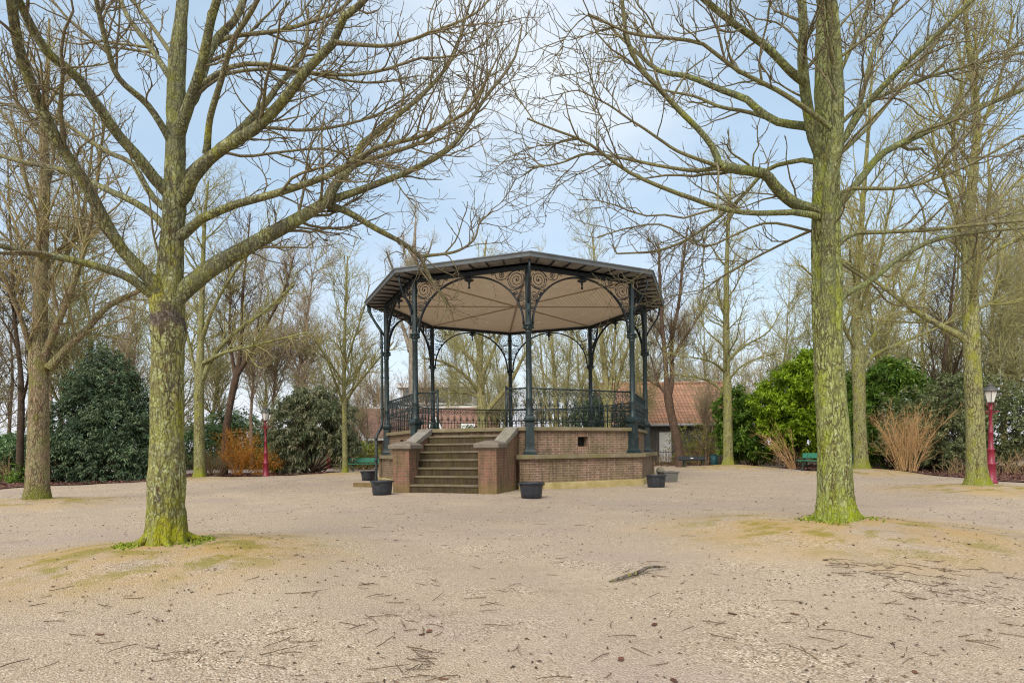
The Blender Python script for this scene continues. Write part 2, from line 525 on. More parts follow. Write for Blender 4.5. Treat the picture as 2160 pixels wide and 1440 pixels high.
my = t.math('MULTIPLY', ms, t.ramp(t.noise(v, 1.2, 6, .65), .36, .60))
col = t.mix(t.math('MULTIPLY', my, .70), col, (.40, .25, .065))                                # yellowed moss on the mounds
mg = t.math('MULTIPLY', t.ramp(ms, .35, .8), t.ramp(t.noise(v, 2.6, 6, .65), .50, .60))
col = t.mix(t.math('MULTIPLY', mg, .70), col, (.20, .17, .015))
yd = t.sep(v)[1]
far_ = t.math('ADD', yd, t.math('MULTIPLY', t.noise(v, .12, 4), 9))
col = t.mix(t.ramp(far_, 37, 41), col, t.mix(t.ramp(t.noise(v, 3, 6), .35, .65), (.055, .038, .022), (.13, .085, .05)))
hgt = t.math('ADD', t.math('MULTIPLY', d1, -1.0), t.math('MULTIPLY', t.noise(v, 30, 5), .5))
t.bump(hgt, .8, .009)
GRAVEL = t.done(col, .93, spec=.12)
ground = link('ground', gm, GRAVEL); tag(ground, 'pale gravel ground with low mossy mounds round the trees', kind='structure')

# planting beds and the path beyond: thin sheets a little above the gravel
t = NT('leaf_mould'); v = t.coord('Object')
vo = t.n('TexVoronoi'); t.l(v, vo.inputs['Vector']); vo.inputs['Scale'].default_value = 14
s = t.n('SeparateColor'); t.l(vo.outputs['Color'], s.inputs[0])
c = t.colors(s.outputs[0], [(0, (.025, .015, .012)), (.4, (.075, .035, .028)), (.75, (.14, .065, .05)), (1, (.24, .14, .10))])
t.bump(vo.outputs['Distance'], .8, .03)
MOULD = t.done(c, .9, spec=.15)
def sheet(name, pts, mat, label, z=.02, st=.5):
    """Ground sheet from an outline, following the ground."""
    import mathutils.geometry as mg_
    P = [Vector((p[0], p[1])) for p in pts]
    x0, x1 = min(p.x for p in P), max(p.x for p in P); y0, y1 = min(p.y for p in P), max(p.y for p in P)
    out = []
    for a, b in zip(P, P[1:] + P[:1]):
        n = max(1, int((b - a).length / st))
        out += [a + (b - a) * (k / n) for k in range(n)]
    out = [o + Vector((.12 * math.sin(o.x * 3 + o.y), .12 * math.sin(o.y * 2.7 + o.x * 1.9))) for o in out]
    inner = [Vector((x, y)) for x in np.arange(x0, x1, st) for y in np.arange(y0, y1, st)]
    vs, _, fs, *_r = mg_.delaunay_2d_cdt(out + inner, [(i_, (i_ + 1) % len(out)) for i_ in range(len(out))], [list(range(len(out)))], 2, 1e-4)
    me = bpy.data.meshes.new(name)
    me.from_pydata([(p.x, p.y, float(gz(p.x, p.y) * np.clip((34 - math.hypot(p.x, p.y - 8)) / 6, 0, 1)) + z + .015 * abs(math.sin(p.x * 2.1) * math.sin(p.y * 1.7))) for p in vs], [], [f for f in fs])
    me.polygons.foreach_set('use_smooth', [True] * len(me.polygons)); me.update()
    o = link(name, me, mat); tag(o, label, kind='structure'); return o
def gl_pts(*px): return [on_ground(x, y)[:2] for x, y in px]
BED_L = gl_pts((-700, 1052), (0, 1032), (110, 1024), (330, 1017), (440, 1010), (590, 1004), (700, 1001), (716, 997), (600, 997), (480, 998.5), (370, 1000), (200, 999), (-100, 1004), (-900, 1010))
sheet('planting_bed', BED_L, MOULD, 'bed of brown leaf litter under the shrubs on the left')
BED_R = gl_pts((1640, 989), (1760, 996), (1880, 1000), (1990, 1007), (2100, 1015), (2250, 1021), (2700, 1030), (3000, 1003), (2400, 987), (1900, 978.5), (1700, 981))
sheet('planting_bed', BED_R, MOULD, 'bed of reddish leaf litter under the shrubs on the right')
PATHM = plain('path_sand', (.33, .27, .23), .95, .2, 3, bump=.4)
PATH = gl_pts((-900, 1008), (-100, 1003), (200, 998), (480, 996.8), (600, 995), (716, 994.5), (716, 988), (560, 988.5), (300, 991), (-100, 994), (-900, 998))
sheet('path', PATH, PATHM, 'pinkish grey path running behind the left planting bed', z=.012)
# ------------------------------------------------------------------ bandstand
RO = 4.3
IRON = plain('iron_paint', (.006, .017, .0185), .42, .35, 5, spec=.45, dirt=(.035, .05, .045), bump=.08)
IRON_UP = plain('iron_paint_upper', (.009, .014, .018), .5, .3, 6, spec=.4)
BRICK = brickmat('brick_wall', (.24, .135, .094), (.15, .088, .066), (.40, .335, .25), moss_amt=.48)
BRICK_ST = brickmat('brick_pillar', (.225, .105, .07), (.155, .078, .054), (.22, .165, .12), moss_amt=.40)
BRICK_SOLDIER = brickmat('brick_soldier', (.27, .135, .085), (.17, .085, .06), (.42, .35, .26), moss_amt=.30, bw=.0585, bh=.5)
COPE = stonemat('coping_stone', (.145, .115, .075), (.23, .19, .13), moss_amt=.55)
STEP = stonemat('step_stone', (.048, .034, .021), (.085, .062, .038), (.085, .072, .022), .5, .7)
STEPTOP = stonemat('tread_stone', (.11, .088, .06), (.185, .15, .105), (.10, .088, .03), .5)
CAPST = stonemat('cap_stone', (.12, .095, .075), (.21, .18, .15), (.10, .09, .045), .3)
CHEEK = stonemat('cheek_stone', (.16, .145, .125), (.27, .245, .215), (.14, .13, .06), .4)
PLIN = stonemat('plinth_stone', (.34, .265, .115), (.44, .36, .19), (.22, .18, .04), .55)
DARK = plain('vent_dark', (.012, .012, .011), .9, .3)
ROOFM = plain('roof_metal', (.045, .052, .058), .55, .25, 3, metal=.2)
SOFF = NT('soffit_boards'); v = SOFF.coord('Object')
SOFFIT = SOFF.done(SOFF.mix(SOFF.ramp(SOFF.noise(v, 2.4, 6), .35, .65), (.13, .12, .112), (.29, .27, .25)), .8)
t = NT('ceiling_boards'); uv = t.n('UVMap').outputs[0]
s = t.sep(uv)
saw = t.math('FRACT', t.math('MULTIPLY', s[1], 1 / .105))
gap = t.math('MULTIPLY', t.ramp(saw, .16, .02), 1.0)
bid = t.math('FLOOR', t.math('MULTIPLY', s[1], 1 / .105))
wn = t.n('TexWhiteNoise', noise_dimensions='1D'); t.l(bid, wn.inputs['W'])
c = t.mix(t.ramp(wn.outputs[0], 0, 1), (.78, .66, .53), (.85, .73, .60))
c = t.mix(t.math('MULTIPLY', t.ramp(t.noise(t.coord('Object'), 1.2, 5), .45, .7), .25), c, (.66, .53, .40))
c = t.mix(gap, c, (.28, .20, .13))
t.bump(t.math('SUBTRACT', 1.0, gap), .5, .01)
CEIL = t.done(c, .7, spec=.2)
BATTEN = plain('ceiling_batten', (.33, .25, .175), .7, .1)
LAMPW = plain('downlight_white', (.8, .78, .72), .4, .03)

BX, BY, BTH = .0486 * RO, 4.4622 * RO, R_(-131.7)
band = empty('bandstand', (BX, BY, 0), 'octagonal bandstand with dark green iron columns, brick base and stone steps', 'bandstand', rz=BTH)

def oc(r, k=0.0): return [(r * math.cos(PI / 4 * i + k), r * math.sin(PI / 4 * i + k)) for i in range(8)]
def corner(i, r): return np.array([r * math.cos(PI / 4 * i), r * math.sin(PI / 4 * i)])
def side_frame(i, r=RO):
    a = corner(i, r); b = corner(i + 1, r); tt = (b - a) / np.linalg.norm(b - a); m = PI / 4 * i + PI / 8
    return a, tt, np.array([math.cos(m), math.sin(m)]), np.linalg.norm(b - a)
def SP(i, s, z, off=0.0, r=RO):
    a, tt, nn, _ = side_frame(i, r); p = a + tt * s + nn * off
    return (p[0], p[1], z)

def piers(r, pw, out, gap_side=None, gap_r=None):
    """Octagon footprint of circumradius r with a slightly proud pier, pw long each way, at every corner."""
    poly = []
    for i in range(8):
        a, tt, nn, L = side_frame(i, r)
        far = out if gap_side != i else None
        o2 = (r - gap_r) * math.cos(PI / 8) if gap_side == i else out
        pts = [a + tt * pw, a + tt * pw - nn * o2, a + tt * (L - pw) - nn * o2, a + tt * (L - pw)]
        poly += [a] + pts
    return [tuple(p) for p in poly]
H_FL, RISE, LST = 1.616, .202, 1.6
LED_T = .896
MB().prism(piers(4.62, .34, .035, 0, 4.27), -.25, .175).build('plinth', PLIN, band, bevel=.012)
MB().prism(piers(4.585, .30, .03, 0, 4.265), .175, LED_T - .11).build('lower_wall', BRICK, band)
MB().prism(piers(4.70, .40, .03, 0, 4.28), LED_T - .11, LED_T).build('ledge', COPE, band, bevel=.012)
# upper wall, each side with a vent opening (none behind the steps)
wall = MB(); RW = 4.26
z0, z1 = LED_T - .3, H_FL - .10
for i in range(8):
    a, tt, nn, L = side_frame(i, RW)
    if i == 0:
        wall.add([SP(i, 0, z0 - .6, 0, RW), SP(i, L, z0 - .6, 0, RW), SP(i, L, z1, 0, RW), SP(i, 0, z1, 0, RW)], [(0, 1, 2, 3)]); continue
    c0 = L * .5; vs0, vs1, va, vb = c0 - .16, c0 + .16, 1.10, 1.36
    S_ = [0, vs0, vs1, L]; Z_ = [z0, va, vb, z1]
    vs = [SP(i, s_, z_, 0, RW) for z_ in Z_ for s_ in S_]
    fs = [(r * 4 + q, r * 4 + q + 1, r * 4 + q + 5, r * 4 + q + 4) for r in range(3) for q in range(3) if not (r == 1 and q == 1)]
    wall.add(vs, fs)
    d = -.22
    rv = [SP(i, s_, z_, o_, RW) for o_ in (0, d) for s_, z_ in ((vs0, va), (vs1, va), (vs1, vb), (vs0, vb))]
    wall.add(rv, [(0, 1, 5, 4), (1, 2, 6, 5), (2, 3, 7, 6), (3, 0, 4, 7)])
wall.build('upper_wall', BRICK, band)
for i in range(1, 8):
    L = side_frame(i, RW)[3]; c0 = L * .5
    gb = MB(); gb.add([SP(i, c0 - .16, 1.10, -.20, RW), SP(i, c0 + .16, 1.10, -.20, RW), SP(i, c0 + .16, 1.36, -.20, RW), SP(i, c0 - .16, 1.36, -.20, RW)], [(0, 1, 2, 3)])
    vent = gb.build('vent', DARK, band)
    for nm_, z_, hh in (('vent_lintel', 1.362, .10), ('vent_sill', .995, .10)):
        sb = MB(); s0 = c0 - .175
        vs = [SP(i, s_, zz, o_, RW) for o_ in (-.02, .006) for s_, zz in ((s0, z_), (s0 + .35, z_), (s0 + .35, z_ + hh), (s0, z_ + hh))]
        sb.add(vs, [(3, 2, 1, 0), (4, 5, 6, 7), (0, 1, 5, 4), (1, 2, 6, 5), (2, 3, 7, 6), (3, 0, 4, 7)])
        sb.build(nm_, BRICK_SOLDIER, vent)
MB().ring(oc(3.95), oc(RO + .075), H_FL - .10, H_FL).build('coping', COPE, band, bevel=.012)
MB().prism(oc(3.96), H_FL - .09, H_FL - .012).build('floor_slab', stonemat('floor_stone', (.36, .33, .29), (.48, .45, .40), moss_amt=.1), band)

# columns
Z_TOP = 5.77
for i in range(8):
    cb = MB(); x, y = corner(i, RO); turn = PI / 4 * i
    cb.lathe([(.098, 1.86), (.104, 1.9), (.098, 1.95), (.085, 1.99), (.081, 2.3), (.088, 2.32), (.088, 2.36), (.08, 2.38), (.072, 4.02), (.085, 4.04), (.085, 4.08), (.072, 4.10)], 12, (x, y, 0), turn=turn)
    cb.lathe([(.085, 4.26), (.078, 4.3), (.078, Z_TOP)], 8, (x, y, 0), smooth=False, turn=turn + PI / 8)
    col_o = cb.build('column', IRON, band)
    pd = MB(); q = PI / 4 + turn; k2 = math.sqrt(2)
    pd.lathe([(r_ * k2, z_) for r_, z_ in ((.18, LED_T), (.18, LED_T + .035), (.15, LED_T + .05), (.15, LED_T + .08), (.122, LED_T + .13), (.112, LED_T + .2), (.104, 1.72), (.112, 1.74), (.15, 1.77), (.155, 1.80), (.125, 1.815), (.125, 1.845), (.09, 1.90))], 4, (x, y, 0), smooth=False, turn=q)
    pd.build('pedestal', IRON, col_o)
    cp = MB()
    cp.lathe([(.072, 4.08), (.085, 4.11), (.12, 4.16), (.095, 4.175), (.10, 4.20), (.145, 4.225), (.145, 4.25), (.10, 4.27)], 12, (x, y, 0), turn=turn)
    for k in range(8):
        a = turn + k * PI / 4; cp.ball((x + .125 * math.cos(a), y + .125 * math.sin(a), 4.175), .03, 6, 4)
    cp.build('capital', IRON, col_o)

# scrollwork helpers: curves in the plane of a side
def spiral(c, r0, turns, a0, d=1, n=34, r1=.012):
    pts = []
    for k in range(n):
        f = k / (n - 1); r = r0 * (1 - f) ** .8 + r1 * f; a = a0 + d * turns * 2 * PI * f
        pts.append((c[0] + r * math.cos(a), c[1] + r * math.sin(a)))
    return pts
A_, B_ = 1.52, 1.37
SPAN = side_frame(0)[3]
def arch_pt(ph): return (SPAN / 2 - A_ * math.cos(ph), 4.27 + B_ * math.sin(ph))
for i in range(8):
    for m in (0, 1):
        fl = (lambda s: s) if m == 0 else (lambda s: SPAN - s)
        ab = MB()
        pp = [arch_pt(PI / 2 * k / 22) for k in range(23)]
        for o_ in (-.022, .022): ab.tube([SP(i, fl(s), z, o_) for s, z in pp], .024, 5)
        arch = ab.build('arch_bracket', IRON_UP, band)
        sw = MB(); T = lambda pts, r=.011: sw.tube([SP(i, fl(s), z) for s, z in pts], r, 4)
        T(spiral((.31, 5.44), .215, 2.3, -2.4, 1)); T(spiral((.31, 5.44), .235, .95, 2.0, -1, 26, .20), .010)
        sw.ball(SP(i, fl(.31), 5.44), .026, 6, 4)
        T(spiral((.175, 4.97), .10, 2.0, -2.6, 1)); sw.ball(SP(i, fl(.175), 4.97), .02, 6, 4)
        T(spiral((.73, 5.60), .085, 1.8, -1.2, -1)); sw.ball(SP(i, fl(.73), 5.60), .018, 6, 4)
        T(spiral((.115, 4.70), .045, 1.4, -2.6, 1, 20)); T(spiral((.33, 5.10), .055, 1.5, 0, -1, 22)); T(spiral((.98, 5.66), .045, 1.4, 0, 1, 20)); T(spiral((.245, 5.70), .04, 1.3, 1, 1, 18))
        T([(.09, 5.30), (.16, 5.22), (.30, 5.19), (.42, 5.17), (.50, 5.22)]); T([(.55, 5.56), (.62, 5.49), (.74, 5.47), (.86, 5.52), (.92, 5.68)])
        T([(.09, 5.08), (.20, 5.12), (.27, 5.05), (.29, 4.94), (.22, 4.86)]); T([(.09, 4.83), (.13, 4.82), (.15, 4.76)])
        T([(.09, 5.62), (.16, 5.68), (.30, 5.69), (.46, 5.64), (.55, 5.56)])
        for c_ in ((.09, 5.44), (.545, 5.47), (.39, 5.10)): sw.ball(SP(i, fl(c_[0]), c_[1]), .024, 6, 4)
        sw.build('scrollwork', IRON_UP, arch)
    pn = MB(); x, y, _ = SP(i, SPAN / 2, 0)
    pn.lathe([(.03, 5.34), (.036, 5.37), (.018, 5.42), (.03, 5.46), (.03, 5.50), (.06, 5.53), (.125, 5.55), (.125, 5.575), (.06, 5.59), (.035, 5.63), (.03, 5.70)][::1], 12, (x, y, 0))
    pn.build('pendant', IRON_UP, band)
    # outer bracket carrying the corner of the eave
    kb = MB(); a = PI / 4 * i; U = lambda r, z: (r * math.cos(a), r * math.sin(a), z)
    kb.tube([U(RO + .07, 4.80), U(RO + .12, 4.92), U(RO + .28, 5.16), U(RO + .42, 5.36), U(RO + .50, 5.56), U(RO + .52, 5.77)], .032, 6)
    for c_, r_, tn, a0, d_ in (((RO + .20, 5.38), .11, 2.0, -1.6, 1), ((RO + .34, 5.63), .075, 1.6, 0, 1), ((RO + .16, 5.62), .06, 1.5, 2, -1), ((RO + .17, 4.55), .085, 1.8, 2.6, 1)):
        kb.tube([U(*p) for p in spiral(c_, r_, tn, a0, d_, 28)], .011, 4)
    kb.build('eave_bracket', IRON_UP, band)

# roof
ER = 1.149 * RO
MB().ring(oc(RO - .05), oc(RO + .05), 5.68, 5.775).build('ring_beam', IRON_UP, band)
sf = MB()
rin, rout = oc(RO + .03), oc(ER - .02)
sf.add([(x, y, 5.84) for x, y in rin] + [(x, y, 5.80) for x, y in rout], [(i, 8 + i, 8 + (i + 1) % 8, (i + 1) % 8) for i in range(8)])
soff = sf.build('eave_soffit', SOFFIT, band)
for i in range(8):
    for q in range(8):
        f = (q + .5) / 8
        a0 = corner(i, RO + .05) * (1 - f) + corner(i + 1, RO + .05) * f; b0 = corner(i, ER - .03) * (1 - f) + corner(i + 1, ER - .03) * f
        rb = MB(); d = (b0 - a0); L = np.linalg.norm(d); ang = math.atan2(d[1], d[0])
        M = Matrix.Translation((a0[0], a0[1], 5.785)) @ Matrix.Rotation(ang, 4, 'Z')
        rb.box((0, -.012, -.012), (L, .012, .03), M); rb.build('rafter', IRON_UP, soff)
rf = MB()
prof = [(ER, 5.795), (ER + .015, 5.80), (ER + .03, 5.87), (ER + .06, 5.895), (ER + .06, 5.92), (ER + .02, 5.93)]
vs = []
for r_, z_ in prof: vs += [(x, y, z_) for x, y in oc(r_)]
fs = [(k * 8 + i, k * 8 + (i + 1) % 8, (k + 1) * 8 + (i + 1) % 8, (k + 1) * 8 + i) for k in range(len(prof) - 1) for i in range(8)]
rf.add(vs, fs); rf.build('gutter', plain('gutter_paint', (.105, .118, .125), .5, .2, 4), band)
rp = MB(); b = oc(ER + .02); rp.add([(x, y, 5.931) for x, y in b] + [(0, 0, 6.85)], [(i, (i + 1) % 8, 8) for i in range(8)]); rp.build('roof', ROOFM, band)
# boarded ceiling with its seams and small round lights
ce = MB(); b = oc(RO - .03); ce.add([(x, y, 5.775) for x, y in b] + [(0, 0, 5.775)], [((i + 1) % 8, i, 8) for i in range(8)])
co_ = ce.build('ceiling', CEIL, band)
uvl = co_.data.uv_layers[0].data
for p in co_.data.polygons:
    c0 = Vector(p.center); m = Vector((c0.x, c0.y)).normalized()
    for li in p.loop_indices:
        q = co_.data.vertices[co_.data.loops[li].vertex_index].co
        uvl[li].uv = (-m.y * q.x + m.x * q.y, m.x * q.x + m.y * q.y)
for i in range(8):
    a = PI / 4 * i
    M = Matrix.Translation((0, 0, 5.762)) @ Matrix.Rotation(a, 4, 'Z')
    MB().box((.06, -.03, -.01), (RO - .06, .03, .012), M).build('ceiling_batten', BATTEN, co_)
    a += PI / 8
    MB().lathe([(.075, 5.762), (.085, 5.77), (.085, 5.776)], 14, (2.55 * math.cos(a), 2.55 * math.sin(a), 0)).build('downlight', LAMPW, co_)

# railings
Z0 = H_FL
def railing(i, sa, sb, posts=()):
    rl = MB(); zt, zm, zb = Z0 + 1.0, Z0 + .46, Z0 + .155
    for z, r in ((zt, .024), (zm, .016), (zb, .014)): rl.tube([SP(i, sa, z), SP(i, sb, z)], r, 6)
    n = max(1, round((sb - sa) / .27)); st = (sb - sa) / n
    for k in range(n + 1):
        s = sa + k * st
        if 0 < k < n or (k == 0 and 'a' in posts) or (k == n and 'b' in posts):
            pass
        if 0 < k < n: rl.tube([SP(i, s, Z0), SP(i, s, zt)], .011, 5)
        if k < n:
            rl.tube([SP(i, s + st / 2, Z0), SP(i, s + st / 2, zm + .085)], .010, 5); rl.ball(SP(i, s + st / 2, zm + .10), .022, 6, 4)
            for z in (Z0 + .30,): rl.ball(SP(i, s + st / 2, z), .017, 5, 4, 1.8)
    for tag_, s in (('a', sa), ('b', sb)):
        if tag_ in posts: rl.tube([SP(i, s, Z0 - .005), SP(i, s, zt + .02)], .032, 6); rl.ball(SP(i, s, zt + .05), .04, 8, 5)
    ro = rl.build('railing', IRON, band)
    sc = MB()
    for k in range(n + 1):
        s = sa + k * st
        for d in (-1, 1):
            if (k == 0 and d < 0) or (k == n and d > 0): continue
            q = [(s, zm + .02), (s + d * .03, zm + .20), (s + d * .075, zm + .36)]
            sp_ = spiral((s + d * (st / 2 - .045), zt - .14), .07, 1.5, PI if d > 0 else 0, -d, 18)
            sc.tube([SP(i, a_, b_) for a_, b_ in q + sp_], .0085, 4)
            sp2 = spiral((s + d * .05, zm + .13), .045, 1.3, PI if d > 0 else 0, d, 14)
            sc.tube([SP(i, a_, b_) for a_, b_ in sp2], .008, 4)
        if 0 < k < n:
            sc.tube([SP(i, s - st * .5, zt - .03), SP(i, s - .05, zt - .06), SP(i, s, zt - .16), SP(i, s + .05, zt - .06), SP(i, s + st * .5, zt - .03)], .008, 4)
    sc.build('rail_scrolls', IRON, ro)
for i in range(1, 8): railing(i, .09, SPAN - .09)
railing(0, .09, SPAN * .205, 'b'); railing(0, SPAN * .81, SPAN - .09, 'a')

# rainwater pipe on the left corner
pb = MB(); a = PI / 4 * 7
U = lambda r, z: (r * math.cos(a), r * math.sin(a), z)
V7 = lambda s_, o_, z: SP(7, s_, z, o_)
pb.tube([U(ER - .06, 5.80), U(ER - .07, 5.62), U(RO + .34, 5.22), U(RO + .17, 4.95), V7(-.05, .14, 4.7), V7(-.05, .14, 2.1), V7(-.05, .15, 1.95), V7(.1, .24, 1.74), V7(.28, .42, 1.50), V7(.30, .44, .2), V7(.30, .44, -.05)], .042, 10)
for z in (4.4, 3.4, 2.4): pb.tube([V7(-.05, .14, z), V7(-.05, .14, z + .05)], .054, 10)
for z in (1.40, .7, .12): pb.tube([V7(.30, .44, z), V7(.30, .44, z + .05)], .054, 10)
pb.build('rainwater_pipe', IRON, band)

# steps, cheek walls and pillars on side 0
AP = RO * math.cos(PI / 8); am = PI / 8
TF = lambda: Matrix.Rotation(am, 4, 'Z') @ Matrix.Translation((AP, 0, 0))   # x outwards, y along the side
SWS = {-1: 1.43, 1: 1.33}; PWd = .46; TRD = (LST - .05) / 7.0
for k in range(1, 8):
    x1 = LST - (k - 1) * TRD; zt = k * RISE
    ia, ib = [SWS[q_] - (PWd + .01 if k <= 2 else .28) for q_ in (-1, 1)]
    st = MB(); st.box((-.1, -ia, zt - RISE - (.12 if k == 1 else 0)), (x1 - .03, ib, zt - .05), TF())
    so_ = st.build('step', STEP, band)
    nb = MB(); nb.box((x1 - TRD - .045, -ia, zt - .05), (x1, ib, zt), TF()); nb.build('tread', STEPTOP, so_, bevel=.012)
for d in (-1, 1):
    SW = SWS[d]; ya, yb = sorted((d * SW, d * (SW - PWd)))
    pm = MB(); pm.box((LST - PWd - .03, ya, -.12), (LST, yb, 1.04), TF()); pil = pm.build('stair_pillar', BRICK_ST, band, bevel=.006)
    cm = MB(); o_ = .085; cx_, cy_ = LST - PWd / 2 - .015, (ya + yb) / 2; hw, hd = (PWd + .03) / 2, PWd / 2
    def rect(e, z): return [(cx_ - hw - e, cy_ - hd - e, z), (cx_ + hw + e, cy_ - hd - e, z), (cx_ + hw + e, cy_ + hd + e, z), (cx_ - hw - e, cy_ + hd + e, z)]
    vs = rect(.0, 1.035) + rect(.03, 1.06) + rect(.05, 1.075) + rect(o_, 1.085) + rect(o_, 1.175) + rect(.02, 1.215) + rect(-.17, 1.265)
    fs = [(k * 4 + q, k * 4 + (q + 1) % 4, (k + 1) * 4 + (q + 1) % 4, (k + 1) * 4 + q) for k in range(6) for q in range(4)] + [(24, 25, 26, 27), (3, 2, 1, 0)]
    cm.add([TF() @ Vector(p) for p in vs], fs); cm.build('pillar_cap', CAPST, pil, bevel=.008)
    wa, wb = sorted((d * SW, d * (SW - .28)))
    wl = MB(); x0, x1 = -.02, LST - PWd - .03
    zs = (1.50, 1.09)
    vs = [(x, y, z) for y in (wa, wb) for x, z in ((x0, -.12), (x1, -.12), (x1, zs[1]), (x0 + .02, zs[0]), (x0, zs[0]))]
    wl.add([TF() @ Vector(p) for p in vs], [(0, 1, 2, 3, 4), (9, 8, 7, 6, 5), (0, 5, 6, 1), (1, 6, 7, 2), (2, 7, 8, 3), (3, 8, 9, 4), (4, 9, 5, 0)])
    ck = wl.build('cheek_wall', BRICK_ST, band)
    c2 = MB(); wa -= .035; wb += .035
    vs = [(x, y, z) for y in (wa, wb) for x, z in ((x0 + .09, zs[0] - .03), (x1 + .02, zs[1] - .002), (x1 + .02, zs[1] + .10), (x0 + .09, zs[0] + .125))]
    c2.add([TF() @ Vector(p) for p in vs], [(0, 1, 2, 3), (7, 6, 5, 4), (0, 4, 5, 1), (1, 5, 6, 2), (2, 6, 7, 3), (3, 7, 4, 0)])
    c2.build('cheek_coping', CHEEK, ck, bevel=.01)
# ------------------------------------------------------------------ bare trees
BK_FRONT_L = bark('bark_lichen_band', (.15, .13, .065), (.25, .25, .07), (.44, .48, .29), (.17, .135, .095), .66, limb=(.105, .108, .08), moss=(.24, .25, .012), moss_h=.75, band=(2.02, 2.16))
BK_FRONT_R = bark('bark_lichen', (.17, .175, .065), (.25, .28, .08), (.42, .47, .25), (.17, .14, .095), .64, limb=(.11, .118, .075), moss=(.21, .26, .012), moss_h=.55)
BK_TAN = bark('bark_tan', (.25, .18, .115), (.22, .205, .095), (.42, .42, .26), (.27, .21, .12), .35, moss=(.13, .14, .02), moss_h=.5)
BK_GREEN = bark('bark_green', (.21, .195, .09), (.27, .27, .11), (.42, .44, .25), (.28, .24, .115), .45, moss=(.22, .25, .015), moss_h=.7)
BK_OLIVE = bark('bark_olive', (.26, .235, .11), (.34, .31, .14), (.34, .34, .2), (.31, .275, .15), .3, moss=(.13, .15, .02), moss_h=.5)
BK_BROWN = bark('bark_brown', (.10, .065, .045), (.15, .10, .07), (.25, .22, .16), (.12, .085, .055), .2)
BK_PINK = bark('bark_pinkish', (.32, .225, .165), (.40, .30, .22), (.34, .28, .2), (.36, .275, .205), .2)
BK_GREY = bark('bark_grey', (.26, .22, .175), (.34, .29, .23), (.3, .28, .24), (.33, .275, .215), .2)
BK_DARK = bark('bark_dark', (.055, .038, .028), (.10, .07, .048), (.2, .18, .12), (.09, .065, .04), .15)


def grow(rng, P, R, n, t0, t1, ang, ln, rr, K, up, wob, rmin, bud=False, side=0.0, tpow=1.0, lfall=.45):
    """n children on the branches P [m,k,3] with radii R [m,k]."""
    m, k, _ = P.shape
    seg = np.linalg.norm(np.diff(P, axis=1), axis=2); Lp = seg.sum(1)
    idx = rng.choice(m, n, p=Lp / Lp.sum())
    t = t0 + (t1 - t0) * rng.random(n) ** tpow
    f = t * (k - 1); i = np.minimum(f.astype(int), k - 2); u = (f - i)[:, None]
    pos = P[idx, i] * (1 - u) + P[idx, i + 1] * u
    T = P[idx, i + 1] - P[idx, i]; T /= np.linalg.norm(T, axis=1, keepdims=True) + 1e-9
    rp = R[idx, i] * (1 - u[:, 0]) + R[idx, i + 1] * u[:, 0]
    v = rng.normal(size=(n, 3)); v[:, 2] += side
    v -= (v * T).sum(1, keepdims=True) * T; v /= np.linalg.norm(v, axis=1, keepdims=True) + 1e-9
    a = rng.uniform(ang[0], ang[1], n)[:, None]
    d = np.cos(a) * T + np.sin(a) * v
    L = rng.uniform(ln[0], ln[1], n) * (1 - lfall * t)
    L = np.minimum(L, .95 * Lp[idx] + .05)
    r0 = np.clip(np.minimum(rp * rng.uniform(rr[0], rr[1], n), .012 * L + rmin * .6), rmin, None)
    r0 = np.minimum(r0, np.maximum(rp * .95, rmin * .7))
    out = np.empty((n, K, 3)); out[:, 0] = pos
    st = (L / (K - 1))[:, None]
    for q in range(1, K):
        d = d + wob * rng.normal(size=(n, 3)); d[:, 2] += up * (.5 + q / K)
        d /= np.linalg.norm(d, axis=1, keepdims=True)
        out[:, q] = out[:, q - 1] + d * st
    s = np.linspace(0, 1, K)
    prof = 1 - .66 * s
    if bud: prof = 1 - .4 * s; prof[-2] = 1.0; prof[-1] = .15
    return out, r0[:, None] * prof[None, :]


def px_line(pts, d0, d1, w0, w1, k=20, dpow=1.0, base=None):
    """A limb traced on the photograph, running from distance d0 to d1, widths in photo pixels."""
    p = smooth_line(pts, k)
    s = np.linspace(0, 1, k)
    D = d0 + (d1 - d0) * s ** dpow
    P = np.array([at(x, y, d) for (x, y), d in zip(p[:, :2], D)])
    R = .44 * (w0 + (w1 - w0) * s) * (1 + .30 * np.exp(-s * 16)) / FPX * D / np.sqrt(1 + (P[:, 0] / P[:, 1]) ** 2)
    return P, R


def trunk_px(rows, d, k=48, sides=40, lump=.035, seed=1, flare=True):
    """rows: (centre x, y, width px) from the ground up."""
    r = smooth_line([(x, y, w_) for x, y, w_ in rows], k)
    P = np.array([at(x, y, d) for x, y, _ in r]); R = .455 * r[:, 2] / FPX * d / np.sqrt(1 + (P[:, 0] / P[:, 1]) ** 2)
    return P, R


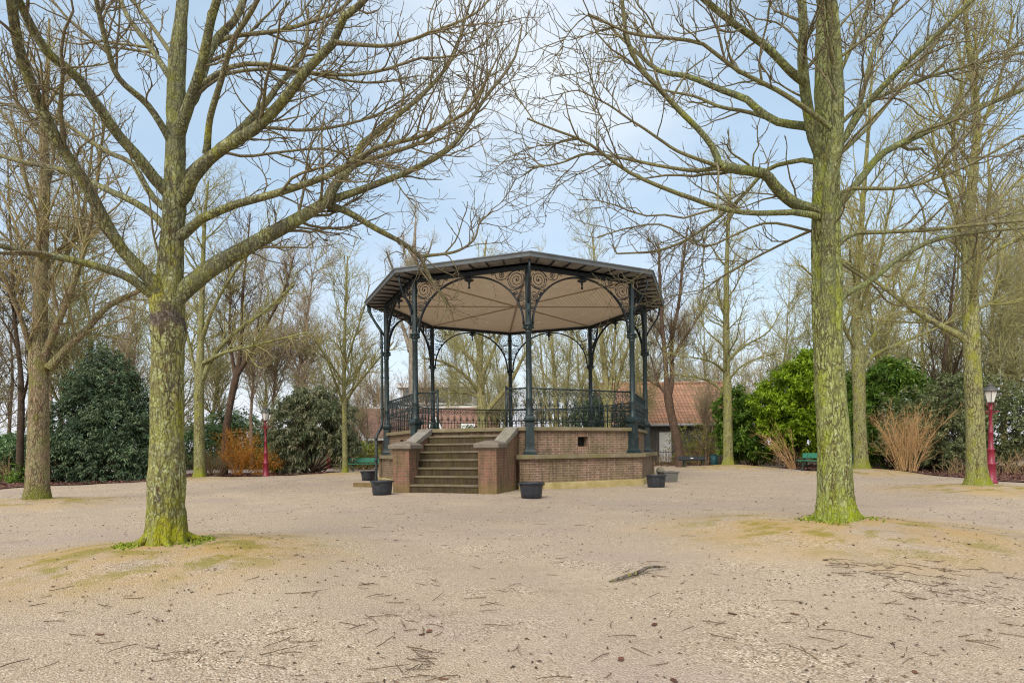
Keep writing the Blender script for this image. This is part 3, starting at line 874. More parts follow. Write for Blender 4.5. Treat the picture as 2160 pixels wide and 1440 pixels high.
def finish_tree(name, base, label, trunk, limbs, batches, mat, group=None, cat='tree', tsides=36, lump=.035, seed=1, limb_parts=True, flare_roots=0, rough=0.0):
    root = empty(name, base, label, cat, group)
    rng = np.random.default_rng(seed)
    b = np.array(base, float)
    if rough:
        q_ = smooth_line(np.hstack([trunk[0], trunk[1][:, None]]), 230); trunk = (q_[:, :3], q_[:, 3]); tsides = 96
    V, Q, A = tubes(trunk[0][None] - b, trunk[1][None], tsides, lump, rng)
    if rough:
        from mathutils import noise as mn
        V = V.copy(); cen = np.repeat(trunk[0] - b, tsides, 0); dr = V - cen; rr_ = np.linalg.norm(dr, axis=1, keepdims=True); dr /= rr_
        h_ = np.array([mn.fractal(Vector((p[0] * 13, p[1] * 13, p[2] * 4.2)), .9, 2.1, 5) + .55 * abs(mn.noise(Vector((p[0] * 26 + 9, p[1] * 26, p[2] * 6)))) - 1.3 * max(0, mn.noise(Vector((p[0] * 3.1, p[1] * 3.1 + 4, p[2] * 2.2))) - .25) for p in V])
        V = V + dr * (rough * h_)[:, None] * np.clip(rr_ / .12, 0, 1)
    if flare_roots:
        V = V.copy(); zz = np.clip(1 - V[:, 2] / .38, 0, 1) ** 2.0
        an = np.arctan2(V[:, 1], V[:, 0]); q = .5 + .5 * np.sin(an * flare_roots + seed) ; q = q ** 2
        f = 1 + zz * (.02 + .17 * q)
        c0 = (trunk[0][0] - b)
        V[:, 0] = c0[0] + (V[:, 0] - c0[0]) * f; V[:, 1] = c0[1] + (V[:, 1] - c0[1]) * f
    link('trunk', np_mesh('trunk', V, Q, {'rad': A}), mat, root)
    if rough:
        for k_ in range(5):
            a_ = 2 * PI * (k_ + .3 * math.sin(seed * 3 + k_)) / 5 + seed; L_ = rng.uniform(.16, .36); r0_ = trunk[1][2]
            pts_ = []
            for q_ in range(9):
                f_ = q_ / 8; d_ = r0_ * .75 + L_ * f_; aa = a_ + .5 * f_ * math.sin(seed + 2 * k_); x_, y_ = math.cos(aa) * d_, math.sin(aa) * d_
                pts_.append((x_, y_, float(gz(b[0] + x_, b[1] + y_)) - b[2] + .075 * (1 - f_) ** 2.2 + .012 - .03 * f_))
            Vr, Qr, Ar = tubes(np.array([pts_]), np.linspace(.048, .010, 9)[None], 12, .12, rng)
            link('root', np_mesh('root', Vr, Qr, {'rad': Ar + .15}), mat, root)
    rest = []
    for P, R in limbs:
        V, Q, A = tubes(P[None] - b, R[None], 14, .05, rng)
        if limb_parts: link('limb', np_mesh('limb', V, Q, {'rad': A}), mat, root)
        else: rest.append((V, Q, A))
    for (P, R), sd in batches:
        rest.append(tubes(P - b, R, sd))
    V, Q, A = join_np(rest)
    link('crown', np_mesh('crown', V, Q, {'rad': A}), mat, root)
    return root


def same_k(limbs, k=20):
    P, R = [], []
    for p, r in limbs:
        q = smooth_line(np.hstack([p, r[:, None]]), k); P.append(q[:, :3]); R.append(np.maximum(q[:, 3], .004))
    return np.array(P), np.array(R)


# ---- the two big trees in front
d = B_LEFT[1]
TR_L = trunk_px([(351, 1150, 104), (351, 1125, 97), (351, 1090, 92), (351, 1000, 86), (352, 900, 80), (353, 800, 77), (355, 730, 77), (355, 700, 86), (354, 672, 80), (352, 640, 84), (356, 600, 68), (360, 540, 60), (366, 470, 57), (368, 400, 54), (371, 300, 46), (371, 200, 43), (374, 120, 40), (382, 40, 30), (388, -40, 24), (392, -140, 16), (396, -260, 8)], d)
LIMB_L = [
    ([(375, 622), (402, 600), (450, 562), (530, 517), (600, 478), (655, 446), (690, 424), (706, 389), (735, 358), (764, 305)], 0, .5, 50, 17),
    ([(690, 424), (735, 410), (792, 389), (869, 358), (955, 307), (1021, 210), (1083, 128), (1100, 60)], .45, 1.2, 18, 4),
    ([(684, 430), (733, 447), (792, 482), (850, 513), (885, 541), (908, 588), (932, 622), (945, 650)], .45, .9, 17, 6),
    ([(885, 541), (960, 531), (1000, 505), (1012, 470), (1040, 445)], .85, 1.3, 8, 3),
    ([(764, 305), (831, 249), (889, 202), (951, 128), (982, 39), (1000, -30)], .5, .9, 14, 4),
    ([(740, 352), (800, 330), (889, 300), (940, 262), (1000, 228), (1021, 180), (1060, 100)], .5, -.3, 12, 3),
    ([(386, 497), (410, 470), (450, 450), (500, 430), (570, 412), (687, 373), (749, 338), (796, 311), (889, 288), (928, 268), (986, 233), (1025, 170)], 0, -.9, 24, 4),
    ([(388, 415), (415, 360), (475, 310), (540, 270), (600, 210), (650, 145), (705, 88), (722, 40), (760, 10), (800, -40)], 0, -1.2, 34, 14),
    ([(388, 400), (450, 330), (500, 282), (565, 212), (578, 192), (628, 132), (646, 90), (650, 20)], 0, 1.3, 28, 6),
    ([(375, 290), (400, 215), (425, 140), (446, 40), (468, -30)], 0, -.6, 32, 18),
    ([(405, 215), (425, 165), (452, 90), (497, 40), (520, -20)], -.1, .8, 24, 16),
    ([(436, 325), (443, 250), (465, 175), (491, 88), (530, 25), (558, -30)], -.25, -1.0, 17, 11),
    ([(352, 635), (328, 600), (300, 572), (260, 530), (220, 465), (175, 380), (135, 320), (100, 255), (65, 175), (37, 90), (20, -30)], 0, -1.5, 36, 29),
    ([(345, 640), (305, 610), (270, 585), (200, 560), (135, 545), (50, 530), (0, 518), (-90, 505)], 0, -1.0, 27, 16),
    ([(354, 486), (322, 452), (280, 425), (225, 400), (185, 380), (125, 357), (50, 342), (0, 328), (-80, 300)], 0, .8, 20, 11),
    ([(350, 400), (333, 385), (290, 330), (250, 285), (200, 215), (160, 160), (100, 110), (55, 35), (30, -20)], 0, -1.2, 31, 24),
    ([(350, 440), (332, 428), (305, 390), (280, 345), (235, 325), (185, 295), (145, 265), (100, 245), (0, 217), (-60, 200)], 0, 1.2, 18, 7),
    ([(360, 300), (350, 280), (310, 220), (250, 165), (225, 95), (203, 0), (198, -40)], 0, -.8, 20, 12),
    ([(360, 165), (350, 150), (310, 90), (272, 40), (250, -10)], 0, .6, 18, 12),
    ([(364, 120), (355, 105), (320, 55), (275, -5)], 0, 1.0, 14, 9),
    ([(384, 225), (420, 182), (455, 158), (500, 138), (560, 136), (660, 155), (740, 158), (810, 148), (890, 122), (960, 118), (1010, 60)], .1, .6, 14, 3),
    ([(384, 235), (425, 190), (460, 165), (500, 151), (600, 146), (700, 165), (790, 175), (880, 160)], .1, 1.1, 11, 3),
    ([(432, 150), (455, 95), (490, 78), (530, 72), (590, 65), (660, 45), (715, 22), (760, -20)], .5, .6, 12, 7),
    ([(705, 90), (760, 95), (830, 95), (920, 65), (1000, 30), (1040, -10)], -1.1, -.6, 10, 4),
    ([(384, 372), (430, 330), (470, 322), (520, 330), (600, 320), (690, 315), (780, 345), (850, 360)], 0, .9, 9, 3),
    ([(384, 395), (425, 345), (470, 300), (540, 270), (640, 275), (720, 265), (800, 240), (870, 195), (930, 140)], .1, 1.4, 12, 3),
    ([(345, 560), (325, 500), (318, 440), (312, 400)], .0, -.3, 8, 3),
]
def rooted(limbs, rows):
    """Start each limb that leaves the trunk on the trunk's own axis."""
    ys_ = np.array([r_[1] for r_ in rows])[::-1]; xs_ = np.array([r_[0] for r_ in rows])[::-1]; out = []
    for p, a, b_, w0, w1 in limbs:
        ax = float(np.interp(p[0][1], ys_, xs_))
        if abs(p[0][0] - ax) < 48 and abs(a) <= .12 and p[0][1] > 60:
            y0 = p[0][1] + w0 * .55; x0 = float(np.interp(y0, ys_, xs_)); p = [(x0, y0)] + list(p); a = 0
        out.append((p, a, b_, w0, w1))
    return out
ROWS_L = [(351, 1150), (352, 900), (355, 730), (352, 640), (356, 600), (360, 540), (366, 470), (368, 400), (371, 300), (371, 200), (374, 120), (382, 40), (388, -40)]
ROWS_R = [(1767, 1101), (1757, 900), (1746, 700), (1743, 560), (1742, 400), (1742, 300), (1741, 100), (1742, 0), (1743, -100)]
LIMB_L = rooted(LIMB_L, ROWS_L)
LL = [px_line(p, d + a, d + b_, w0, w1) for p, a, b_, w0, w1 in LIMB_L]
rng = np.random.default_rng(11)
P0, R0 = same_k(LL)
b1 = grow(rng, P0, R0, 150, .34, 1, (.45, .95), (.7, 1.7), (.35, .6), 9, .035, .17, .006, side=.2)
b2 = grow(rng, np.concatenate([smooth_line(q, 9)[None] for q in P0] + [b1[0]]), np.concatenate([R0[:, ::2][:, :9], b1[1]]), 800, .22, 1, (.45, 1.0), (.32, .85), (.4, .7), 8, .05, .23, .0042, side=.3)
b3 = grow(rng, np.concatenate([b1[0][:, :8], b2[0]]), np.concatenate([b1[1][:, :8], b2[1]]), 3100, .15, 1, (.5, 1.2), (.09, .32), (.5, .9), 6, .09, .20, .0040, bud=True, side=.4)
finish_tree('bare_tree', B_LEFT, 'big lichen covered bare tree on a mound with a dark band round its trunk', TR_L, LL, [(b1, 6), (b2, 5), (b3, 4)], BK_FRONT_L, seed=3, flare_roots=5, lump=.022, rough=.011)

d = B_RIGHT[1]
TR_R = trunk_px([(1767, 1101, 108), (1765, 1080, 96), (1763, 1050, 87), (1761, 1000, 82), (1757, 900, 77), (1750, 800, 74), (1746, 700, 70), (1744, 620, 72), (1743, 560, 71), (1742, 480, 68), (1742, 400, 64), (1742, 300, 58), (1741, 200, 52), (1741, 100, 46), (1742, 0, 40), (1743, -100, 28), (1745, -230, 12)], d)
LIMB_R = [
    ([(1745, 730), (1746, 640), (1747, 560), (1747, 475), (1752, 375), (1764, 320), (1767, 200), (1761, 75), (1748, -30)], .0, -.80, 40, 28),
    ([(1735, 330), (1716, 290), (1701, 210), (1692, 125), (1694, 50), (1688, -40)], 0, -.5, 32, 20),
    ([(1695, 170), (1671, 154), (1612, 96), (1542, 46), (1475, -10), (1450, -40)], -.3, -1.0, 20, 13),
    ([(1732, 452), (1712, 442), (1675, 429), (1637, 396), (1612, 367), (1558, 358), (1515, 350)], 0, -.7, 31, 22),
    ([(1517, 352), (1506, 315), (1475, 275), (1433, 233), (1383, 179), (1350, 142), (1323, 83), (1312, 0), (1308, -30)], -.7, -1.0, 15, 9),
    ([(1517, 353), (1467, 360), (1392, 350), (1308, 333), (1237, 325), (1180, 345), (1110, 355)], -.7, -.2, 10, 3),
    ([(1512, 350), (1433, 321), (1400, 300), (1358, 271), (1325, 250), (1283, 221), (1220, 190)], -.7, -1.3, 9, 3),
    ([(1725, 345), (1700, 337), (1655, 345), (1615, 360), (1560, 420), (1500, 470), (1440, 510), (1380, 530), (1300, 535)], 0, .8, 13, 4),
    ([(1740, 462), (1733, 460), (1683, 448), (1600, 450), (1529, 442), (1467, 421), (1408, 400), (1333, 367), (1283, 333), (1237, 300), (1162, 271), (1112, 250)], -.2, -1.3, 16, 4),
    ([(1732, 278), (1700, 267), (1642, 258), (1600, 233), (1579, 212), (1517, 188), (1454, 162), (1392, 150), (1350, 117), (1290, 60)], 0, .9, 22, 6),
    ([(1646, 258), (1579, 237), (1517, 225), (1467, 204), (1400, 190), (1330, 165)], .3, 1.2, 11, 3),
    ([(1766, 280), (1704, 233), (1642, 192), (1558, 150), (1508, 112), (1467, 88), (1350, 75), (1308, 62), (1240, 30)], -.45, -1.4, 13, 5),
    ([(1730, 480), (1680, 500), (1600, 540), (1530, 580), (1470, 620)], .1, 1.0, 8, 3),
    ([(1720, 490), (1620, 470), (1540, 500), (1480, 520), (1400, 475), (1330, 480), (1260, 500)], .1, .5, 7, 3),
    ([(1765, 325), (1790, 270), (1815, 215), (1845, 100), (1892, 0), (1905, -40)], 0, .6, 13, 9),
    ([(1766, 310), (1780, 295), (1825, 225), (1900, 145), (1975, 75), (2050, 0), (2080, -30)], 0, -.9, 18, 14),
    ([(1750, 450), (1765, 435), (1810, 385), (1860, 325), (1940, 285), (2035, 240), (2160, 188), (2240, 150)], 0, .7, 22, 13),
    ([(1755, 530), (1770, 515), (1800, 492), (1850, 490), (1950, 485), (2050, 475), (2160, 465), (2250, 460)], 0, -.6, 13, 8),
    ([(1765, 640), (1785, 620), (1840, 590), (1900, 542), (1975, 505), (2060, 490), (2160, 480)], .05, 1.2, 17, 9),
    ([(1758, 440), (1770, 415), (1790, 398), (1900, 397), (1975, 375), (2050, 345), (2160, 285), (2220, 260)], 0, -.8, 11, 6),
    ([(1760, 170), (1775, 145), (1800, 90), (1825, 30), (1845, -40)], 0, .8, 12, 8),
    ([(1765, 330), (1830, 270), (1880, 210), (1950, 125), (2025, 10), (2050, -40)], -.1, .3, 10, 7),
    ([(1752, 290), (1800, 235), (1900, 185), (2000, 150), (2160, 110), (2230, 95)], 0, .9, 12, 7),
    ([(1765, 330), (1800, 290), (1860, 230), (1920, 165)], -.2, -1.0, 9, 4),
    ([(1758, 545), (1840, 600), (1880, 640), (1960, 650)], .2, 1.2, 8, 3),
]
LIMB_R = rooted(LIMB_R, ROWS_R)
LR = [px_line(p, d + a, d + b_, w0, w1) for p, a, b_, w0, w1 in LIMB_R]
rng = np.random.default_rng(12)
P0, R0 = same_k(LR)
b1 = grow(rng, P0, R0, 145, .34, 1, (.45, .95), (.8, 2.0), (.35, .6), 9, .035, .17, .0065, side=.2)
b2 = grow(rng, np.concatenate([smooth_line(q, 9)[None] for q in P0] + [b1[0]]), np.concatenate([R0[:, ::2][:, :9], b1[1]]), 800, .22, 1, (.45, 1.0), (.36, .95), (.4, .7), 8, .05, .23, .0046, side=.3)
b3 = grow(rng, np.concatenate([b1[0][:, :8], b2[0]]), np.concatenate([b1[1][:, :8], b2[1]]), 3100, .15, 1, (.5, 1.2), (.10, .36), (.5, .9), 6, .09, .20, .0046, bud=True, side=.4)
finish_tree('bare_tree', B_RIGHT, 'big mossy bare tree on a mound with a second stem up its front', TR_R, LR, [(b1, 6), (b2, 5), (b3, 4)], BK_FRONT_R, seed=8, flare_roots=4, lump=.022, rough=.010)


# ---- trees of the second ring and the odd ones behind, traced loosely and filled in by growth
def traced(base, label, rows, limbs, mat, seed, n=(26, 170, 900, 2600), ln=((2.0, 4.5), (.9, 2.2), (.35, 1.1), (.15, .45)), dz=2.2, ang=(.55, 1.05), up=.05, t0=.30, rmin=.0085, name='bare_tree', group=None, side=.1, sides=26, roots=4, wob=.11):
    d = base[1]
    rng = np.random.default_rng(seed)
    T = trunk_px(rows, d, k=36)
    L = [px_line(p, d, d + rng.uniform(-dz, dz) if len(e) < 3 else d + e[2], e[0], e[1], k=16) for p, *e in limbs]
    PT = smooth_line(np.hstack([T[0], T[1][:, None]]), 16)
    P0, R0 = PT[None, :, :3], np.maximum(PT[None, :, 3], .01)
    batches = []
    b1 = grow(rng, P0, R0, n[0], t0, .99, ang, ln[0], (.28, .5), 16, up, wob * .7, rmin * 2.2, side=side, lfall=.6)
    if L:
        PL, RL = same_k(L, 16)
        b1all = (np.concatenate([b1[0], PL, PL]), np.concatenate([b1[1], RL, RL]))
    else: b1all = b1
    b2 = grow(rng, *b1all, n[1], .15, 1, (.45, .95), ln[1], (.4, .65), 9, up, wob, rmin * 1.4, side=side)
    m = lambda b, k: (b[0][:, :k], b[1][:, :k])
    c = lambda *bs: (np.concatenate([x[0] for x in bs]), np.concatenate([x[1] for x in bs]))
    b3 = grow(rng, *c(m(b1, 9), b2), n[2], .2, 1, (.45, 1.0), ln[2], (.45, .7), 7, up * 1.2, wob * 1.2, rmin, side=side)
    b4 = grow(rng, *c(m(b2, 7), b3), n[3], .1, 1, (.4, 1.1), ln[3], (.5, .8), 5, up * 1.2, wob * 1.2, rmin * .8, side=side)
    return finish_tree(name, base, label, T, L, [(b1, 8), (b2, 6), (b3, 4), (b4, 3)], mat, group=group, seed=seed, tsides=sides, lump=.04, flare_roots=roots)


traced(B_LEFT2, 'bare tree with smooth tan trunk on a mound, left of the lichen covered tree',
       [(79, 1056, 74), (79, 1030, 62), (80, 960, 55), (82, 850, 50), (83, 790, 48), (82, 760, 54), (84, 700, 40), (86, 600, 34), (90, 480, 30), (95, 380, 27), (93, 280, 22), (100, 150, 12), (104, 40, 5)],
       [([(102, 778), (140, 735), (180, 698), (210, 662), (245, 635), (300, 610), (370, 560)], 22, 9, .8), ([(92, 755), (118, 690), (140, 640), (165, 570), (190, 470), (205, 380), (220, 260)], 19, 7, -.8),
        ([(75, 760), (60, 720), (40, 660), (15, 600), (-20, 540)], 18, 8, -1.0), ([(88, 640), (120, 570), (150, 520), (175, 450), (190, 350), (200, 240)], 13, 5, 1.3), ([(82, 640), (60, 560), (30, 470), (0, 400)], 13, 5, 1.0),
        ([(90, 480), (60, 400), (45, 330), (20, 230)], 11, 4, -1), ([(92, 430), (110, 350), (120, 250), (140, 130)], 11, 4, 1.0)],
       BK_TAN, 21, n=(24, 230, 1300, 3400), ln=((1.6, 3.6), (.7, 1.9), (.3, .9), (.14, .42)), rmin=.006, t0=.36)
traced(B_RIGHT2, 'bare tree with mossy foot on a mound beside the right hand red lamp post',
       [(2062, 1030, 72), (2061, 1012, 58), (2058, 960, 50), (2055, 860, 46), (2050, 760, 42), (2048, 690, 44), (2046, 620, 40), (2043, 540, 35), (2040, 480, 33), (2047, 420, 28), (2056, 330, 22), (2062, 250, 19), (2050, 150, 16), (2038, 50, 12), (2030, -80, 6)],
       [([(2046, 722), (2018, 704), (1975, 682), (1920, 648), (1860, 603), (1790, 556), (1740, 530)], 19, 6, .6), ([(2046, 690), (2055, 620), (2066, 570), (2100, 530), (2160, 500), (2220, 470)], 16, 8, -1.0),
        ([(2040, 600), (2035, 530), (2020, 470), (1998, 400), (1975, 330), (1960, 240)], 15, 5, -.8), ([(2042, 520), (2075, 460), (2110, 420), (2160, 370), (2200, 330)], 15, 6, 1.0), ([(2048, 440), (2020, 360), (2010, 290), (2025, 200), (2035, 100)], 13, 5, 1.2),
        ([(2058, 300), (2090, 220), (2120, 130), (2140, 30)], 11, 5, -.6), ([(2048, 660), (2090, 640), (2130, 640), (2190, 620)], 10, 5, .5)],
       BK_GREEN, 22, n=(26, 230, 1300, 3400), ln=((1.6, 3.8), (.8, 2.0), (.3, .95), (.14, .42)), rmin=.0065, t0=.34)
traced(B_420, 'bare tree with pale olive trunk just right of the lichen covered tree',
       [(421, 1010, 34), (421, 990, 28), (420, 920, 25), (420, 840, 24), (421, 800, 24), (423, 740, 17), (425, 660, 14), (428, 560, 11), (432, 460, 8), (440, 380, 4)],
       [([(425, 800), (445, 760), (470, 725), (510, 690), (560, 655), (620, 600)], 14, 5), ([(418, 800), (408, 770), (398, 720), (380, 660), (350, 590)], 11, 4), ([(430, 765), (470, 745), (530, 730), (590, 715), (650, 700)], 9, 3), ([(424, 720), (450, 650), (490, 580), (540, 520), (600, 470)], 11, 3)],
       BK_GREEN, 23, n=(22, 190, 1000, 3000), t0=.38)
traced(on_ground(472, 1001), 'leaning dark bare tree with reddish brown trunk beside the orange bush',
       [(471, 1003, 24), (473, 980, 19), (478, 900, 17), (488, 840, 16), (498, 795, 17), (505, 760, 10), (510, 700, 8), (512, 620, 7), (520, 540, 5), (528, 450, 3)],
       [([(499, 792), (520, 760), (545, 715), (570, 670), (600, 610), (620, 540)], 11, 3), ([(496, 790), (488, 740), (484, 690), (486, 620), (480, 550)], 9, 3)],
       BK_BROWN, 24, n=(18, 170, 900, 2600), t0=.42, roots=0)
traced(B_727, 'slender bare tree with mossy stem just left of the bandstand',
       [(728, 1000, 17), (728, 980, 13), (727, 900, 12), (726, 840, 11), (726, 780, 9), (727, 700, 7), (730, 620, 5), (733, 540, 3)],
       [([(730, 845), (750, 815), (775, 785), (800, 755), (830, 720)], 7, 3), ([(724, 850), (705, 800), (690, 760), (660, 710)], 7, 3), ([(727, 780), (745, 720), (765, 660), (780, 600)], 6, 2)],
       BK_GREEN, 25, n=(24, 200, 1000, 2800), ln=((2.0, 4.2), (.9, 2.0), (.35, 1.1), (.15, .45)), t0=.34)
traced(B_1535, 'straight bare tree on a mossy mound in front of the bright laurel bushes',
       [(1536, 983, 31), (1536, 965, 25), (1535, 900, 22), (1535, 850, 20), (1534, 826, 21), (1533, 780, 17), (1532, 700, 15), (1532, 620, 13), (1533, 560, 11), (1536, 480, 8), (1540, 400, 5), (1543, 340, 2)],
       [([(1528, 830), (1500, 806), (1470, 796), (1430, 790), (1400, 785)], 6, 2), ([(1538, 800), (1560, 775), (1600, 755), (1650, 745)], 6, 2), ([(1530, 785), (1505, 765), (1470, 755), (1430, 752)], 6, 2), ([(1536, 760), (1570, 730), (1620, 700), (1650, 650)], 7, 2)],
       BK_GREEN, 26, n=(36, 240, 1200, 3200), ln=((2.0, 3.8), (.8, 1.9), (.35, 1.0), (.15, .45)), ang=(.75, 1.2), t0=.30)
traced(B_1815, 'grey green bare tree with a wide low fork, standing behind the big mossy tree',
       [(1818, 996, 48), (1817, 975, 37), (1814, 900, 32), (1812, 830, 31), (1810, 770, 32), (1808, 720, 28), (1806, 660, 22), (1808, 600, 18), (1815, 500, 15), (1822, 400, 12), (1830, 300, 9), (1838, 180, 6), (1842, 80, 3)],
       [([(1820, 778), (1840, 752), (1870, 735), (1920, 715), (1980, 690), (2040, 660)], 11, 4), ([(1815, 770), (1830, 730), (1850, 700), (1880, 660), (1920, 600), (1950, 520)], 13, 4), ([(1808, 740), (1785, 700), (1765, 650), (1730, 600), (1690, 560)], 11, 4), ([(1808, 680), (1825, 620), (1850, 560), (1870, 470), (1890, 380)], 11, 4)],
       BK_GREEN, 27, n=(26, 210, 1100, 3200), t0=.33)
traced(on_ground(1436, 985), 'forked grey bare tree standing in front of the orange tiled house',
       [(1437, 988, 27), (1434, 960, 20), (1427, 920, 20), (1415, 870, 19), (1409, 835, 20), (1406, 800, 12), (1402, 740, 11), (1396, 680, 9), (1392, 600, 7), (1390, 520, 4)],
       [([(1410, 835), (1418, 800), (1416, 750), (1420, 700), (1432, 640), (1440, 560), (1450, 480)], 13, 4), ([(1405, 830), (1390, 812), (1382, 790), (1375, 760)], 8, 3), ([(1417, 760), (1436, 725), (1460, 690), (1490, 640)], 7, 3)],
       BK_BROWN, 28, n=(22, 190, 1000, 2800), t0=.42, roots=0)
traced(on_ground(1966, 989), 'dark leaning tree with several reddish stems behind the dry straw coloured bush',
       [(1962, 992, 36), (1966, 970, 20), (1975, 920, 17), (1985, 870, 16), (1988, 840, 15), (1990, 790, 11), (1996, 730, 11), (2002, 680, 9), (2010, 600, 6), (2020, 500, 3)],
       [([(1992, 865), (2005, 830), (2010, 800), (2020, 765), (2035, 720)], 9, 4), ([(1980, 880), (1978, 830), (1972, 790), (1965, 740), (1960, 700)], 6, 3)],
       BK_DARK, 29, n=(14, 120, 600, 1800), t0=.45, roots=0)
traced(on_ground(42, 1020), 'thin dark leaning tree behind the tan trunk at the left edge',
       [(40, 1023, 26), (41, 1000, 20), (43, 920, 18), (45, 860, 17), (44, 790, 13), (36, 720, 11), (30, 660, 10), (26, 560, 8), (20, 450, 5), (16, 330, 3)],
       [([(46, 850), (54, 820), (60, 790), (58, 740)], 9, 4), ([(38, 740), (15, 690), (-20, 640)], 7, 3)],
       BK_DARK, 30, n=(18, 150, 800, 2400), t0=.42, roots=0)
traced(on_ground(1018, 986), 'spreading mossy bare tree with a low forked trunk seen through the bandstand',
       [(1019, 990, 34), (1019, 960, 28), (1018, 900, 24), (1017, 860, 24), (1014, 820, 18), (1012, 770, 16), (1014, 700, 13), (1016, 640, 10), (1018, 590, 8), (1022, 540, 5), (1026, 505, 2)],
       [([(1024, 868), (1045, 845), (1062, 825), (1080, 800), (1100, 760), (1125, 720)], 13, 5), ([(1012, 830), (990, 800), (960, 775), (925, 760), (890, 755)], 9, 3), ([(1010, 790), (985, 745), (950, 710), (920, 690)], 9, 3), ([(1018, 790), (1040, 740), (1060, 690), (1085, 640)], 10, 3), ([(1016, 840), (990, 830), (955, 828), (920, 830)], 7, 3), ([(1014, 760), (1000, 700), (980, 650), (965, 600)], 9, 3)],
       BK_OLIVE, 31, n=(26, 240, 1200, 3200), ln=((2.2, 4.4), (1.0, 2.2), (.4, 1.2), (.2, .5)), t0=.28, roots=0)
traced(on_ground(1284, 986), 'olive bare tree with steep upright limbs behind the right side of the bandstand',
       [(1284, 988, 22), (1284, 950, 19), (1283, 890, 17), (1280, 840, 16), (1276, 780, 13), (1270, 720, 11), (1262, 640, 8), (1255, 560, 6), (1250, 500, 3)],
       [([(1286, 870), (1298, 820), (1315, 760), (1335, 700), (1350, 620)], 10, 4), ([(1280, 860), (1262, 810), (1240, 750), (1215, 700)], 9, 3), ([(1284, 850), (1292, 780), (1298, 700), (1305, 600)], 10, 3)],
       BK_OLIVE, 32, n=(22, 220, 1100, 3000), ang=(.4, .8), t0=.32, roots=0)
traced(on_ground(1176, 983.5), 'clump of slim pale bare stems behind the middle of the bandstand',
       [(1176, 988, 14), (1175, 940, 12), (1174, 880, 10), (1170, 800, 9), (1164, 720, 7), (1160, 640, 5), (1158, 560, 3)],
       [([(1177, 960), (1190, 880), (1198, 800), (1206, 700), (1212, 600)], 8, 3), ([(1175, 955), (1158, 880), (1146, 800), (1138, 700)], 7, 3), ([(1178, 965), (1212, 880), (1232, 800), (1250, 720)], 8, 3), ([(1173, 900), (1132, 820), (1112, 760), (1095, 690)], 6, 2)],
       BK_OLIVE, 33, n=(16, 190, 1000, 2600), ang=(.3, .7), t0=.25, roots=0)
traced(on_ground(873, 980), 'tall bare pollard with bunched twig heads rising behind the bandstand roof',
       [(873, 985, 30), (873, 900, 26), (872, 800, 22), (871, 700, 20), (871, 620, 18), (873, 560, 13), (874, 520, 9), (876, 480, 5), (877, 455, 2)],
       [([(868, 640), (845, 600), (828, 565), (815, 530)], 9, 4), ([(872, 600), (860, 560), (852, 520), (850, 490)], 8, 3), ([(872, 590), (890, 560), (905, 530), (912, 505)], 8, 3), ([(866, 740), (850, 690), (840, 650)], 12, 5)],
       BK_GREY, 34, n=(30, 190, 900, 2600), ln=((1.0, 2.6), (.7, 1.6), (.4, 1.1), (.2, .6)), ang=(.5, 1.1), t0=.55, up=.10, roots=0)


# ---- the wood behind: a few kinds, each tree an object of its own
def wild(kind, H, r0, seed, mat, n, ln, ang, t0, up, stems=1, lean=.03, wob=.10, rmin=.0135):
    rng = np.random.default_rng(seed)
    PT, RT = [], []
    for s_ in range(stems):
        a = rng.uniform(0, 6.28); off = np.array([math.cos(a), math.sin(a), 0]) * (.25 if s_ else 0)
        p = [off + np.array([0, 0, -.2])]; dd = np.array([math.cos(a) * (.16 if stems > 1 else lean), math.sin(a) * (.16 if stems > 1 else lean), 1.0])
        for q in range(15):
            dd = dd + rng.normal(0, .05, 3) * np.array([1, 1, .2]); dd[:2] *= .93; dd /= np.linalg.norm(dd)
            p.append(p[-1] + dd * H * (1 if s_ == 0 else rng.uniform(.7, .95)) / 15)
        PT.append(p); RT.append(r0 * (1 if s_ == 0 else .75) * (1 - .9 * np.linspace(0, 1, 16) ** .9) * np.concatenate([[1.3, 1.08], np.ones(14)]))
    P0, R0 = np.array(PT), np.array(RT)
    b1 = grow(rng, P0, R0, n[0], t0, .98, ang, ln[0], (.3, .55), 12, up, wob * .7, rmin * 2, side=.1, lfall=.6)
    b2 = grow(rng, *b1, n[1], .12, 1, (.4, .9), ln[1], (.4, .65), 8, up, wob, rmin * 1.3, side=.1)
    m = lambda b, k: (b[0][:, :k], b[1][:, :k]); c = lambda *bs: (np.concatenate([x[0] for x in bs]), np.concatenate([x[1] for x in bs]))
    b3 = grow(rng, *c(m(b1, 8), b2), n[2], .15, 1, (.4, 1.0), ln[2], (.45, .7), 6, up * 1.2, wob * 1.2, rmin * .95)
    b4 = grow(rng, *c(m(b2, 6), b3), n[3], .1, 1, (.4, 1.1), ln[3], (.5, .8), 4, up * 1.2, wob * 1.3, rmin * .8)
    return finish_tree(kind, (0, 0, 0), 'x', (P0[0], R0[0]), [(P0[k], R0[k]) for k in range(1, stems)], [(b1, 6), (b2, 4), (b3, 3), (b4, 3)], mat, tsides=14, lump=.03, seed=seed, limb_parts=stems > 1)


